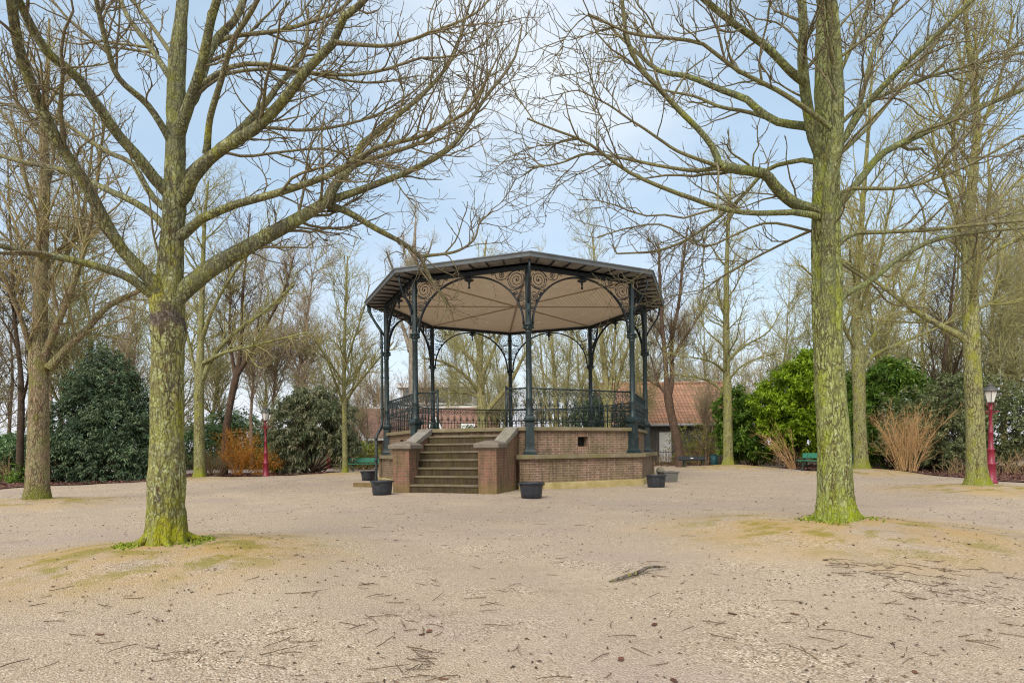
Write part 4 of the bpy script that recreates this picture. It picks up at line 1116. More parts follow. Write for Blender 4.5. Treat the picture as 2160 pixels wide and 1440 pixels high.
KINDS = {
    'olive': wild('wood_tree', 12.5, .14, 51, BK_OLIVE, (34, 260, 900, 1500), ((2.2, 4.6), (1.0, 2.4), (.5, 1.4), (.4, 1.1)), (.45, .95), .22, .06),
    'brown': wild('wood_tree', 14.0, .13, 52, BK_PINK, (34, 250, 900, 1500), ((1.8, 4.0), (1.0, 2.2), (.5, 1.4), (.4, 1.1)), (.4, .85), .30, .08),
    'stems': wild('wood_tree', 11.0, .085, 53, BK_PINK, (40, 280, 900, 1500), ((1.5, 3.2), (.8, 1.8), (.4, 1.2), (.35, .95)), (.4, .8), .18, .08, stems=4),
    'green': wild('wood_tree', 10.0, .125, 54, BK_OLIVE, (38, 280, 900, 1500), ((2.0, 4.2), (.9, 2.2), (.4, 1.2), (.35, .95)), (.6, 1.1), .14, .05),
    'grey': wild('wood_tree', 13.0, .14, 55, BK_GREY, (34, 250, 900, 1500), ((2.0, 4.2), (1.0, 2.2), (.5, 1.4), (.4, 1.1)), (.4, .8), .34, .08),
}
used = set()
WOOD_LABEL = {
    'left': 'bare tree of the thicket behind the dark yew and the leafy bushes on the left',
    'mid': 'bare tree of the thicket between the leafy bushes and the left side of the bandstand',
    'band': 'bare tree of the thicket seen behind and through the bandstand',
    'house': 'bare tree standing about the orange tiled house right of the bandstand',
    'right': 'bare tree of the thicket behind the green bushes on the right',
}
WOOD_GROUP = {'left': 'bare trees behind the yew', 'mid': 'bare trees left of the bandstand', 'band': 'bare trees behind the bandstand', 'house': 'bare trees round the tiled house', 'right': 'bare trees behind the right hand bushes'}
WOOD = [  # px x, distance, height factor, kind, place
    (-120, 24, 1.0, 'olive', 'left'), (-60, 30, 1.0, 'green', 'left'), (10, 27, 1.05, 'stems', 'left'),  (130, 29, 1.0, 'olive', 'left'), 
    (205, 28, 1.05, 'olive', 'left'), (250, 34, 1.05, 'olive', 'left'), (290, 29, .95, 'stems', 'left'),   (385, 30, 1.0, 'green', 'left'),  (110, 46, 1.2, 'brown', 'left'),
    (445, 36, 1.0, 'olive', 'mid'),  (530, 34, .95, 'brown', 'mid'), (575, 36, 1.0, 'brown', 'mid'),  (628, 35, 1.0, 'brown', 'mid'),  (690, 36, .85, 'green', 'mid'), (700, 48, 1.0, 'stems', 'mid'),
    (745, 40, .72, 'stems', 'mid'), (772, 36, .62, 'stems', 'mid'), (795, 44, .75, 'brown', 'mid'), (465, 52, 1.2, 'brown', 'mid'), (560, 55, 1.25, 'olive', 'mid'), (640, 56, 1.1, 'brown', 'mid'),
    (838, 46, .80, 'stems', 'band'), (900, 50, .85, 'brown', 'band'), (950, 44, .80, 'olive', 'band'), (990, 52, .95, 'grey', 'band'), (1045, 42, .90, 'green', 'band'), (1070, 50, 1.08, 'olive', 'band'), (1110, 40, .85, 'stems', 'band'), (1140, 48, .9, 'olive', 'band'), (1205, 42, .85, 'green', 'band'), (1240, 38, .80, 'olive', 'band'), (1255, 52, .98, 'stems', 'band'), (1320, 44, .95, 'green', 'band'), (1340, 52, 1.05, 'olive', 'band'),
    (1352, 33.5, .62, 'olive', 'house'), (1492, 33, .60, 'stems', 'house'), (1375, 46, 1.0, 'grey', 'house'),  (1460, 47, 1.0, 'grey', 'house'), (1500, 50, 1.15, 'olive', 'house'), (1560, 46, 1.1, 'green', 'house'), (1590, 52, 1.2, 'stems', 'house'),
    (1630, 34, .95, 'olive', 'right'),  (1690, 32, 1.0, 'green', 'right'), (1740, 38, 1.1, 'olive', 'right'),  (1845, 36, 1.15, 'olive', 'right'), (1880, 28, 1.0, 'olive', 'right'),  (1950, 42, 1.25, 'olive', 'right'),
    (1990, 27, 1.0, 'olive', 'right'),  (2085, 26, 1.0, 'olive', 'right'), (2120, 31, 1.1, 'olive', 'right'), (2175, 25, 1.0, 'green', 'right'), (2230, 30, 1.1, 'brown', 'right'),  (2060, 44, 1.3, 'grey', 'right'),
]
wr = random.Random(77)
for (px, dist, hf, kind, where) in WOOD:
    src = KINDS[kind]
    o = src if kind not in used else copy_tree(src)
    used.add(kind)
    p = at(px, 960, dist); o.location = (p[0], p[1], -.05)
    o.rotation_euler = (0, 0, wr.uniform(0, 6.28)); s = hf * wr.uniform(.94, 1.06); o.scale = (s * wr.uniform(.9, 1.1), s * wr.uniform(.9, 1.1), s)
    o['label'] = WOOD_LABEL[where]; o['group'] = WOOD_GROUP[where]
# ------------------------------------------------------------------ tubs, benches, bins, lamps
TUBM = plain('tub_plastic', (.018, .021, .028), .45, .25, 6, spec=.45, dirt=(.05, .05, .052))
TUBIN = plain('tub_inside', (.014, .016, .022), .6, .2, 6)
GREYPOT = stonemat('grey_pot', (.10, .10, .095), (.16, .155, .145), (.10, .095, .06), .4)
def tub(loc, label, rz=0.0, s=1.0):
    o = empty('plastic_tub', loc, label, 'tub', 'tubs round the bandstand', rz)
    b = MB(); H = .335 * s
    prof = [(.205, 0), (.215, .008), (.228, .10), (.243, .24), (.252, .30)]
    prof = [(r * s, z * s) for r, z in prof]
    inner = [(.246 * s, .325 * s), (.236 * s, .22 * s), (.212 * s, .03 * s), (.02, .03 * s)]
    b.lathe(prof + [(.255 * s, .325 * s)] + inner, 32); b.build('tub_body', TUBM, o)
    r = MB(); r.lathe([(.250 * s, .300 * s), (.275 * s, .305 * s), (.282 * s, .318 * s), (.278 * s, .335 * s), (.258 * s, .338 * s), (.246 * s, .330 * s), (.246 * s, .31 * s)], 32); r.build('rim', TUBM, o)
    for a in (0, PI):
        h = MB(); c, q = math.cos(a), math.sin(a)
        h.tube([(c * .27 * s - q * y, q * .27 * s + c * y, z) for y, z in ((-.07, .31 * s), (-.05, .275 * s), (.05, .275 * s), (.07, .31 * s))], .012, 6)
        h.build('handle', TUBM, o)
    return o
g = lambda px, py, z=0.0: tuple(on_ground(px, py, z))
tub(g(1121, 1050), 'black plastic tub on the gravel in front of the brick ledge, beside the steps', .3)
tub(g(806, 1043), 'black plastic tub standing against the left brick pillar of the steps', 1.2)
tub(g(1384, 1028), 'black plastic tub at the right hand corner of the bandstand', 2.0)
tub(g(777, 1013), 'black plastic tub behind the low brick block, furthest left of the tubs', .8)
p = g(1409, 1015)
o = empty('grey_planter', p, 'weathered square grey planter behind the right hand tub', 'planter', rz=.25)
b = MB(); vs = []
for h_, z_ in ((.20, 0), (.235, .27), (.255, .275), (.255, .31), (.225, .31), (.215, .08)): vs += [(-h_, -h_, z_), (h_, -h_, z_), (h_, h_, z_), (-h_, h_, z_)]
b.add(vs, [(k * 4 + q, k * 4 + (q + 1) % 4, k * 4 + 4 + (q + 1) % 4, k * 4 + 4 + q) for k in range(5) for q in range(4)] + [(20, 21, 22, 23), (3, 2, 1, 0)])
b.build('planter_box', GREYPOT, o, bevel=.008)
p = g(1393, 1004)
b = MB(); b.lathe([(.02, -.02), (.10, -.01), (.11, .02), (.09, .05), (.132, .12), (.15, .20), (.132, .28), (.09, .325), (.045, .344), (.01, .35)], 20)
b.v = [(x, y, z) for x, y, z in b.v]
tag(b.build('stone_ball', stonemat('ball_stone', (.22, .19, .14), (.32, .28, .21), moss_amt=.3), loc=p), 'round stone ball on the ground behind the right hand tub', 'stone ball')
# low brick block
p = g(773, 1026)
o = empty('brick_block', p, 'low brick block with a flat slab top, beside the left tubs', 'block', rz=-.45)
b = MB(); b.box((-.33, -.19, -.05), (.33, .19, .115)); b.build('brick_base', BRICK_ST, o, bevel=.006)
b = MB(); b.box((-.34, -.20, .116), (.34, .20, .14)); b.build('slab', stonemat('slab_stone', (.30, .22, .17), (.40, .31, .25)), o, bevel=.006)

GREENW = plain('bench_green', (.032, .18, .11), .55, .15, 5, dirt=(.03, .15, .09))
BLACKW = plain('bench_black', (.022, .024, .027), .5, .2, 5)
IRONB = plain('bench_iron', (.02, .055, .035), .5, .3, 5)
def bench(loc, rz, wood, label, L=1.75, plaque=False, H=.80):
    o = empty('park_bench', loc, label, 'bench', 'benches round the gravel', rz)
    s = MB()
    sb = MB(); sb.box((-L / 2, -.24, .42), (L / 2, .17, .455)); sb.build('seat', wood, o, bevel=.008)
    bb = MB(); M = Matrix.Translation((0, .23, H - .13)) @ Matrix.Rotation(R_(-10), 4, 'X'); bb.box((-L / 2, -.018, -.095), (L / 2, .018, .12), M); bk = bb.build('backrest', wood, o, bevel=.006)
    if plaque:
        q = MB(); q.box((-.07, -.024, -.01), (.07, -.019, .04), M); q.build('plaque', plain('plaque_metal', (.6, .58, .52), .4, .05), bk)
    for x in (-L / 2 + .22, L / 2 - .22):
        g_ = MB()
        for dx in (-.0,):
            g_.tube([(x, -.25, 0), (x, -.20, .14), (x, -.12, .25), (x, -.17, .40)], .022, 6); g_.tube([(x, .27, 0), (x, .20, .15), (x, .10, .26), (x, .17, .41), (x, .20, .52), (x, .25, H - .03)], .022, 6)
            g_.tube([(x, -.16, .20), (x, 0, .285), (x, .15, .21)], .016, 6); g_.tube([(x, -.2, .405), (x, .17, .405)], .02, 6)
        g_.build('leg', IRONB, o)
    return o
p = on_ground(776, 997.5)
bench(tuple(p), 0.10, GREENW, 'green park bench partly hidden by the left corner of the bandstand', 1.8, H=.72)
p = on_ground(1462, 988)
bench((p[0], p[1], 0), -.05, BLACKW, 'black park bench with a small plaque, in front of the tiled house', 1.3, True, .62)
p = on_ground(1716, 994)
bench((p[0] + .25, p[1], 0), -1.0, GREENW, 'green park bench standing half behind the big mossy tree', 1.7, H=.76)

BINM = plain('bin_paint', (.018, .075, .085), .45, .2, 4)
BINR = plain('bin_rim', (.012, .05, .058), .4, .2, 4)
def litter_bin(px, py, Hm, r, label):
    p = on_ground(px, py); o = empty('litter_bin', tuple(p), label, 'bin', 'litter bins')
    b = MB(); b.lathe([(r * .9, .06), (r, .08), (r, Hm * .94)], 22); b.build('bin_body', BINM, o)
    b = MB(); b.lathe([(r * 1.0, Hm * .94), (r * 1.05, Hm * .95), (r * 1.05, Hm * .985), (r, Hm), (r * .8, Hm), (r * .78, Hm * .9)], 22); b.build('rim', BINR, o)
    b = MB(); b.lathe([(r * .55, -.02), (r * .55, .07)], 14); b.build('foot', BINR, o)
litter_bin(1507, 983.5, .66, .185, 'teal green round litter bin beside the black bench')
litter_bin(1799, 990, .95, .20, 'teal green litter bin mostly hidden behind the big mossy tree')

LRED = plain('lamp_red', (.20, .012, .030), .4, .2, 6, spec=.45, dirt=(.11, .012, .02))
LGREY = plain('lantern_grey', (.10, .095, .09), .5, .2, 6, metal=.3)
GLASS = NT('lantern_glass'); GLASS = GLASS.done((.62, .61, .55), .25, spec=.5)
def lamp(px, py, Htop, label, first=[None]):
    p = on_ground(px, py)
    if first[0] is not None:
        o = copy_tree(first[0]); o.location = tuple(p); o.scale = (1, 1, Htop / 2.93); o['label'] = label; return o
    o = empty('street_lamp', tuple(p), label, 'street lamp', 'red cast iron lamp posts'); first[0] = o
    b = MB(); b.lathe([(.15, -.03), (.15, .05), (.125, .07), (.12, .16), (.105, .19), (.10, .52), (.115, .54), (.115, .58), (.085, .61), (.075, .95), (.09, .97), (.09, 1.0), (.06, 1.03), (.052, 1.45), (.064, 1.47), (.064, 1.50), (.045, 1.53), (.036, 2.12), (.05, 2.14), (.05, 2.18), (.035, 2.20), (.03, 2.28), (.06, 2.33), (.055, 2.36)], 14)
    po = b.build('post', LRED, o)
    c = MB(); c.tube([(-.19, 0, 2.10), (.19, 0, 2.10)], .014, 6); c.ball((-.2, 0, 2.10), .026); c.ball((.2, 0, 2.10), .026)
    for sx in (-1, 1): c.tube([(sx * .03, 0, 2.0), (sx * .09, 0, 2.03), (sx * .13, 0, 2.09)], .010, 5); c.tube([(sx * .04, 0, 2.2), (sx * .11, 0, 2.27), (sx * .10, 0, 2.36)], .011, 5)
    c.build('crossbar', LRED, po)
    q = MB(); q.lathe([(.085, 2.37), (.155, 2.68)], 6, smooth=False); q.build('lantern_pane', GLASS, o)
    f = MB()
    for k in range(6):
        a = PI / 3 * k; f.tube([(.089 * math.cos(a), .089 * math.sin(a), 2.365), (.16 * math.cos(a), .16 * math.sin(a), 2.685)], .009, 4)
    f.lathe([(.10, 2.35), (.10, 2.372), (.02, 2.374)], 6, smooth=False)
    fr = f.build('lantern_frame', LGREY, o)
    r = MB(); r.lathe([(.19, 2.68), (.195, 2.70), (.15, 2.76), (.085, 2.81), (.075, 2.86), (.085, 2.865), (.05, 2.89), (.012, 2.93)], 12); r.build('lantern_roof', LGREY, fr)
    return o
lamp(561, 1005, 2.93, 'dark red lamp post with grey lantern beside the orange bush on the left')
lamp(2091, 1018, 2.68, 'dark red lamp post with grey lantern behind the mossy footed tree on the right')
lamp(694, 989, 2.93, 'dark red lamp post with its lantern lost in foliage, right of the big rhododendron')

# ------------------------------------------------------------------ houses behind
t = NT('roof_tiles_orange'); v = t.coord('Object'); uv = t.n('UVMap').outputs[0]
so_ = t.sep(v); cb = t.n('CombineXYZ'); t.l(so_[0], cb.inputs[0]); t.l(so_[1], cb.inputs[1])
tb = t.n('TexBrick'); tb.offset = 0; t.l(cb.outputs[0], tb.inputs['Vector']); tb.inputs['Scale'].default_value = 1; tb.inputs['Brick Width'].default_value = .23; tb.inputs['Row Height'].default_value = (3.6 + .35) / 15
tb.inputs['Color1'].default_value = (.40, .215, .13, 1); tb.inputs['Color2'].default_value = (.28, .155, .10, 1); tb.inputs['Mortar'].default_value = (.14, .08, .06, 1); tb.inputs['Mortar Size'].default_value = .016; tb.inputs['Bias'].default_value = -.2
c = tb.outputs[0]
c = t.mix(t.math('MULTIPLY', t.ramp(t.noise(v, 1.3, 6), .5, .7), .5), c, (.14, .085, .05))
TILE = t.done(c, .8, spec=.2)
TILEB = plain('roof_tiles_brown', (.235, .135, .10), .85, .25, 3, dirt=(.13, .085, .06))
WALLD = brickmat('wall_dark_brick', (.085, .082, .085), (.125, .115, .11), (.17, .16, .15), moss_amt=.15)
WALLR = brickmat('wall_red_brick', (.19, .09, .065), (.13, .07, .05), (.28, .24, .2), moss_amt=.15)
WHITE = plain('white_paint', (.66, .66, .64), .6, .06, 3)
WINDK = plain('window_glass', (.05, .06, .075), .12, .4, 1.2, spec=.7)
DGREEN = plain('dark_green_boards', (.022, .05, .042), .6, .2, 5)
def tiled(L, W_, rise, tw=.23, rows=15, step=.035, amp=.03):
    """One roof slope as a pantile surface: x along the eave, y inwards, z up."""
    nx_ = int(L / tw) * 6 + 1; xs_ = np.linspace(0, L, nx_); V = []
    for r in range(rows):
        for f, dz in ((0, step), (.94, .006), (1.0, 0.0)):
            u = (r + f) / rows
            z = rise * u + dz + amp * np.abs(np.sin(xs_ / tw * PI)) ** .8
            V.append(np.stack([xs_, np.full(nx_, W_ * u), z], -1))
    V = np.array(V); m = V.shape[0]; i_ = np.arange(m * nx_).reshape(m, nx_)
    Q_ = np.stack([i_[:-1, :-1], i_[:-1, 1:], i_[1:, 1:], i_[1:, :-1]], -1).reshape(-1, 4)
    return V.reshape(-1, 3), Q_
def window(par, x, z, w_, h_, y, mat=WINDK, bars=1):
    f = MB()
    for a in ((x - .05, x, z - .05, z + h_ + .05), (x + w_, x + w_ + .05, z - .05, z + h_ + .05), (x, x + w_, z - .05, z), (x, x + w_, z + h_, z + h_ + .05)):
        f.box((a[0], y - .05, a[2]), (a[1], y + .03, a[3]))
    for k in range(bars):
        xx = x + w_ * (k + 1) / (bars + 1); f.box((xx - .02, y - .04, z), (xx + .02, y + .02, z + h_))
    fr = f.build('window', WHITE, par)
    q = MB(); q.add([(x, y - .012, z), (x + w_, y - .012, z), (x + w_, y - .012, z + h_), (x, y - .012, z + h_)], [(0, 1, 2, 3)]); q.build('pane', mat, fr)
# low house with the orange tiled roof
DH = 36.0
pl, pr = at(1282, 960, DH), at(1566, 960, DH)
Lh = pr[0] - pl[0]
house = empty('tiled_house', (pl[0], DH, 0), 'low dark brick house with an orange pantile roof, right of the bandstand', 'house')
WH = 2.42; RISEH = 2.75; DEP = 3.6
b = MB(); b.box((0, 0, -.3), (Lh, DEP * 2, WH)); b.build('wall', WALLD, house)
b = MB()
for x in (0, Lh): b.add([(x + e, y, z) for e in (-.12, .12) for y, z in ((.05, WH + .005), (2 * DEP - .05, WH + .005), (DEP, WH + RISEH - .12))], [(0, 1, 2), (5, 4, 3), (0, 3, 4, 1), (1, 4, 5, 2), (2, 5, 3, 0)])
b.build('gable', WALLD, house)
V, Q_ = tiled(Lh + .5, DEP + .35, RISEH + .25)
V = V + np.array([-.25, -.35, WH - .02])
ro = link('roof', np_mesh('roof', V, Q_), TILE, house)
V2 = V.copy(); V2[:, 1] = 2 * DEP - V2[:, 1]
link('roof', np_mesh('roof', V2, Q_[:, ::-1]), TILE, house)
b = MB(); b.tube([(-.25, DEP, WH + RISEH + .25), (Lh + .25, DEP, WH + RISEH + .25)], .13, 8); b.build('ridge', TILE, ro)
b = MB(); b.tube([(-.25, -.42, WH + .0), (Lh + .25, -.42, WH + .0)], .07, 8); b.build('gutter', plain('zinc', (.32, .33, .35), .5, .1), house)
x_ = lambda px: at(px, 960, DH)[0] - pl[0]
b = MB(); b.box((x_(1391), -.04, .15), (x_(1416), .02, 2.0)); b.build('door', WHITE, house)
# brown roofed house on the left with a dark green boarded gable
DL = 40.0
pl, pr = at(728, 960, DL), at(1046, 960, DL); Ll = pr[0] - pl[0]
h2 = empty('brown_roofed_house', (pl[0], DL, 0), 'long house with brown tiled roof, white boards and a dark green gable, behind the bandstand', 'house')
b = MB(); b.box((0, 0, -.3), (Ll, 8, 1.9)); b.build('wall', WALLR, h2)
V, Q_ = tiled(Ll + .4, 4.2, 2.35, .26, 14, .03, .025); V = V + np.array([-.2, -.3, 1.9])
ro = link('roof', np_mesh('roof', V, Q_), TILEB, h2)
V2 = V.copy(); V2[:, 1] = 7.8 - V2[:, 1]; link('roof', np_mesh('roof', V2, Q_[:, ::-1]), TILEB, h2)
b = MB(); b.box((-.25, -.42, 1.74), (Ll + .25, -.32, 1.90)); b.build('eave_board', WHITE, h2)
b = MB(); b.box((-.25, 3.80, 4.22), (Ll + .25, 4.02, 4.36)); b.build('ridge', WHITE, ro)
x_ = lambda px: at(px, 960, DL)[0] - pl[0]
for pa, pb_, pk, hh in ((893, 956, 920, 3.25), (736, 786, 752, 2.9)):
    xa, xb, xk = x_(pa), x_(pb_), x_(pk)
    b = MB(); b.add([(xa, -.9, -.2), (xb, -.9, -.2), (xb, -.9, 1.0), (xk, -.9, hh), (xa, -.9, 1.0), (xa, 2.4, -.2), (xb, 2.4, -.2), (xb, 2.4, 1.0), (xk, 2.4, hh), (xa, 2.4, 1.0)],
                    [(0, 1, 2, 3, 4), (9, 8, 7, 6, 5), (0, 5, 6, 1), (1, 6, 7, 2), (2, 7, 8, 3), (3, 8, 9, 4), (4, 9, 5, 0)])
    gbl = b.build('gable_front', DGREEN, h2)
    b = MB()
    for x0_, x1_ in ((xa, xk), (xb, xk)):
        dx = (x1_ - x0_); dz = hh - 1.0; n_ = math.hypot(dx, dz); ux, uz = -dz / n_ * .13 * (1 if dx > 0 else -1), abs(dx) / n_ * .13
        b.add([(x0_ , -.98, 1.0), (x1_, -.98, hh), (x1_ + ux, -.98, hh + uz), (x0_ + ux, -.98, 1.0 + uz), (x0_, -.6, 1.0), (x1_, -.6, hh), (x1_ + ux, -.6, hh + uz), (x0_ + ux, -.6, 1.0 + uz)],
              [(0, 1, 2, 3), (7, 6, 5, 4), (0, 4, 5, 1), (2, 6, 7, 3), (1, 5, 6, 2), (3, 7, 4, 0)])
    b.build('barge_board', WHITE, gbl)
window(h2, x_(765), .7, .9, 1.0, -.02); window(h2, x_(965), .6, 1.6, 1.1, -.02, bars=2)
b = MB(); M = Matrix.Translation((x_(985), 1.0, 2.62)) @ Matrix.Rotation(math.atan2(2.35, 4.2), 4, 'X'); b.box((-.5, -.4, .03), (.5, .4, .12), M); b.build('skylight', WHITE, ro)
# flat roofed block with a band of white framed windows
DF = 62.0
pl, pr = at(846, 960, DF), at(1000, 960, DF); Lf = pr[0] - pl[0]
h3 = empty('flat_roofed_block', (pl[0], DF, 0), 'pale flat roofed block with a band of white framed windows, far behind the bandstand', 'building')
HF = 1.046 + (947 - 806) / FPX * DF
b = MB(); b.box((0, 0, -.3), (Lf, 12, HF - .5)); b.build('wall', plain('pale_render', (.42, .40, .39), .8, .1, 2), h3)
b = MB(); b.box((-.4, -.4, HF - .499), (Lf + .4, 12.4, HF)); b.build('roof', plain('pale_roof_edge', (.52, .52, .53), .7, .08, 2), h3)
for k in range(6):
    x0_ = .25 + k * (Lf - .3) / 6
    window(h3, x0_ + .05, HF - 2.1, (Lf - .5) / 6 - .12, 1.4, -.03, bars=0); window(h3, x0_ + .05, HF - 2.95, (Lf - .5) / 6 - .12, .62, -.03, WINDK, bars=0)

# fences
def fence(name, a, bp, n, H, mat, label, spikes=True, mesh=False):
    a = np.array(a); bp = np.array(bp); o = empty(name, (a[0], a[1], 0), label, 'fence'); d = bp - a
    r = MB()
    for z in (H * .9, H * .12): r.tube([(0, 0, z), (d[0], d[1], z)], .018, 5)
    r.build('rail', mat, o)
    k_ = MB()
    for q in range(n + 1):
        f = q / n; x, y = d[0] * f, d[1] * f
        k_.tube([(x, y, 0), (x, y, H)] + ([(x, y, H + .09)] if spikes else []), [.010, .010] + ([.002] if spikes else []), 4)
    if mesh:
        for q in range(9): k_.tube([(0, 0, H * (.12 + .78 * q / 8)), (d[0], d[1], H * (.12 + .78 * q / 8))], .008, 4)
    k_.build('bars', mat, o)
    for q in range(0, 4):
        f = q / 3; p_ = MB(); p_.tube([(d[0] * f, d[1] * f, -.1), (d[0] * f, d[1] * f, H + .06)], .032, 6); p_.build('post', mat, o)
FENB = plain('fence_iron', (.045, .04, .035), .6, .2)
FENG = plain('fence_green', (.015, .16, .10), .5, .2)
fence('spiked_fence', at(1360, 960, 34.5)[:2], at(1560, 960, 34.5)[:2], 60, .85, FENB, 'low rusty spiked iron fence in front of the tiled house')
fence('mesh_fence', at(655, 960, 34)[:2], at(775, 960, 35.5)[:2], 46, 1.5, FENG, 'green wire mesh fence between the rhododendron and the bandstand', False, True)
# ------------------------------------------------------------------ shrubs: leaf by leaf
def leaf_cloud(rng, blobs, n_sprig, per, L, W_, droop=.2, spread=1.0, shell=.5, sprig=.25, flat=0.0, hole=.35, zmin=.05, freq=1.6):
    """Leaves on sprigs through lumpy volumes. blobs: (x, y, z, rx, ry, rz)."""
    B = np.array(blobs, float); wgt = (B[:, 3] * B[:, 4] * B[:, 5]) ** .75
    n0 = int(n_sprig * 2.6)
    k = rng.choice(len(B), n0, p=wgt / wgt.sum())
    d = rng.normal(size=(n0, 3)); d /= np.linalg.norm(d, axis=1, keepdims=True)
    lump = 1 + .20 * np.sin(d[:, 0] * 5 + k) * np.sin(d[:, 2] * 6 + 2 * k) + .10 * np.sin(d[:, 1] * 9 + d[:, 2] * 7 + k)
    r = (shell + (1 - shell) * rng.random(n0) ** .6) * lump
    c = B[k, :3] + d * B[k, 3:] * r[:, None]
    q = np.sin(c[:, 0] * freq * 2.1 + 1.3) * np.sin(c[:, 1] * freq * 1.9 + .4) * np.sin(c[:, 2] * freq * 2.6 + 2) + .5 * np.sin(c[:, 0] * freq * 5.3) * np.sin(c[:, 2] * freq * 5.9 + 1)
    keep = (q + rng.normal(0, .25, n0) > -hole) & (c[:, 2] > zmin)
    c, d, k = c[keep][:n_sprig], d[keep][:n_sprig], k[keep][:n_sprig]
    m = len(c)
    out = d * np.array([1, 1, .6]) + np.array([0, 0, .25]) + rng.normal(0, .45, (m, 3)); out /= np.linalg.norm(out, axis=1, keepdims=True)
    st = np.clip(.5 + .25 * rng.normal(size=m), 0, 1)
    out = np.repeat(out, per, 0); c = np.repeat(c, per, 0); tint = np.clip(np.repeat(st, per) + rng.normal(0, .14, m * per), 0, 1)
    N_ = m * per
    u = rng.random(N_)[:, None]
    pos = c + out * u * sprig
    sd = rng.normal(size=(N_, 3)); sd[:, 2] *= (1 - flat)
    sd -= (sd * out).sum(1, keepdims=True) * out; sd /= np.linalg.norm(sd, axis=1, keepdims=True) + 1e-9
    ld = out * .55 + sd * spread; ld[:, 2] -= droop; ld /= np.linalg.norm(ld, axis=1, keepdims=True)
    up = np.array([0, 0, 1.0]) + rng.normal(0, .45, (N_, 3))
    wv = np.cross(ld, up); wv /= np.linalg.norm(wv, axis=1, keepdims=True) + 1e-9
    nn = np.cross(wv, ld)
    ll = L * rng.uniform(.7, 1.25, N_)[:, None]; ww = W_ * rng.uniform(.75, 1.2, N_)[:, None]
    a = pos; b = pos + ld * ll * .45 + wv * ww * .5 + nn * ll * .05; t_ = pos + ld * ll - nn * ll * .12; e = pos + ld * ll * .45 - wv * ww * .5 + nn * ll * .05
    V = np.stack([a, b, t_, e], 1).reshape(-1, 3)
    return V, np.arange(N_ * 4).reshape(-1, 4), np.repeat(tint, 4)


def shrub(name, base, label, cat, blobs, mat, seed, n, per, L, W_, stem_mat=None, stems=18, stem_r=.02, group=None, **kw):
    rng = np.random.default_rng(seed); b = np.array(base, float)
    root = empty(name, tuple(b), label, cat, group)
    V, Q_, A = leaf_cloud(rng, blobs, n, per, L, W_, **kw)
    link('foliage', np_mesh('foliage', V, Q_, {'tint': A}, smooth=False), mat, root)
    if stem_mat:
        P, R = [], []
        B = np.array(blobs, float)
        for s_ in range(stems):
            k = rng.integers(len(B)); tip = B[k, :3] + rng.normal(0, .55, 3) * B[k, 3:]; tip[2] = max(tip[2], .4)
            a = np.array([rng.normal(0, .16), rng.normal(0, .16), -.1]); mid = a * .5 + tip * .5 + np.array([0, 0, .18 * tip[2]]) + rng.normal(0, .12, 3)
            P.append(smooth_line([a, mid, tip], 10)); R.append(np.linspace(stem_r, stem_r * .3, 10))
        P, R = np.array(P), np.array(R)
        b1 = grow(rng, P, R, stems * 5, .3, 1, (.4, .9), (.3, .9), (.4, .7), 6, .06, .14, .005)
        v1 = join_np([tubes(P, R, 6), tubes(*b1, 4)])
        link('stems', np_mesh('stems', v1[0], v1[1], {'rad': v1[2]}), stem_mat, root)
    return root


def span(px0, px1, dist): return abs(at(px1, 950, dist)[0] - at(px0, 950, dist)[0])
def hgt(py, dist, px=1080): return at(px, py, dist)[2]

YEW = leafmat('yew_needles', (.034, .064, .036), (.088, .138, .072), (.19, .25, .125), .55, .22)
LAUREL = leafmat('laurel_leaves', (.10, .17, .010), (.22, .34, .018), (.38, .50, .04), .45, .38, .22)
LAURELD = leafmat('laurel_leaves_deep', (.05, .105, .016), (.115, .21, .028), (.22, .33, .05), .45, .33, .22)
RHODO = leafmat('rhododendron_leaves', (.10, .135, .07), (.21, .24, .13), (.42, .38, .23), .55, .28, .2)
RHODG = leafmat('rhododendron_leaves_green', (.075, .14, .05), (.16, .27, .11), (.32, .44, .22), .5, .3, .2)
MIXG = leafmat('mixed_evergreen', (.06, .085, .033), (.145, .18, .07), (.30, .31, .15), .55, .28)
YELG = leafmat('yellow_green_leaves', (.12, .14, .02), (.24, .26, .04), (.42, .40, .08), .5, .35)
ORAN = leafmat('orange_leaves', (.30, .10, .012), (.50, .20, .022), (.52, .33, .05), .6, .35)
STEMD = bark('stem_dark', (.045, .03, .02), (.08, .055, .035), (.2, .2, .12), (.06, .042, .028), .1)
STEMO = bark('stem_orange', (.40, .17, .045), (.50, .24, .06), (.5, .4, .2), (.46, .20, .05), 0)
STEMT = bark('stem_straw', (.42, .24, .13), (.52, .33, .19), (.5, .4, .3), (.48, .285, .16), 0)
STEMB = bark('stem_brush', (.21, .135, .085), (.29, .20, .125), (.4, .3, .2), (.25, .165, .10), 0)

# dark yew, far left
D = 21.5; c = on_ground(212, 1014); sc = D / FPX
shrub('yew', (c[0], D + .6, 0), 'big dark green yew bush behind the lichen covered tree', 'bush',
      [(0, 0, 1.0, 2.2, 1.6, 1.15), (-.9, .1, 1.8, 1.25, 1.2, 1.2), (.9, -.1, 1.9, 1.3, 1.2, 1.3), (.1, .1, 2.8, 1.3, 1.0, 1.3), (.3, 0, 3.8, .75, .7, 1.2), (-1.5, -.3, .8, .8, .8, .7), (1.7, -.4, .8, .7, .8, .8), (-.6, .2, 3.4, .6, .5, 1.0), (1.0, .1, 3.0, .7, .6, .9)],
      YEW, 61, 5200, 14, .16, .042, STEMD, 16, .035, droop=.55, spread=.8, shell=.45, sprig=.42, flat=.6, hole=.04)
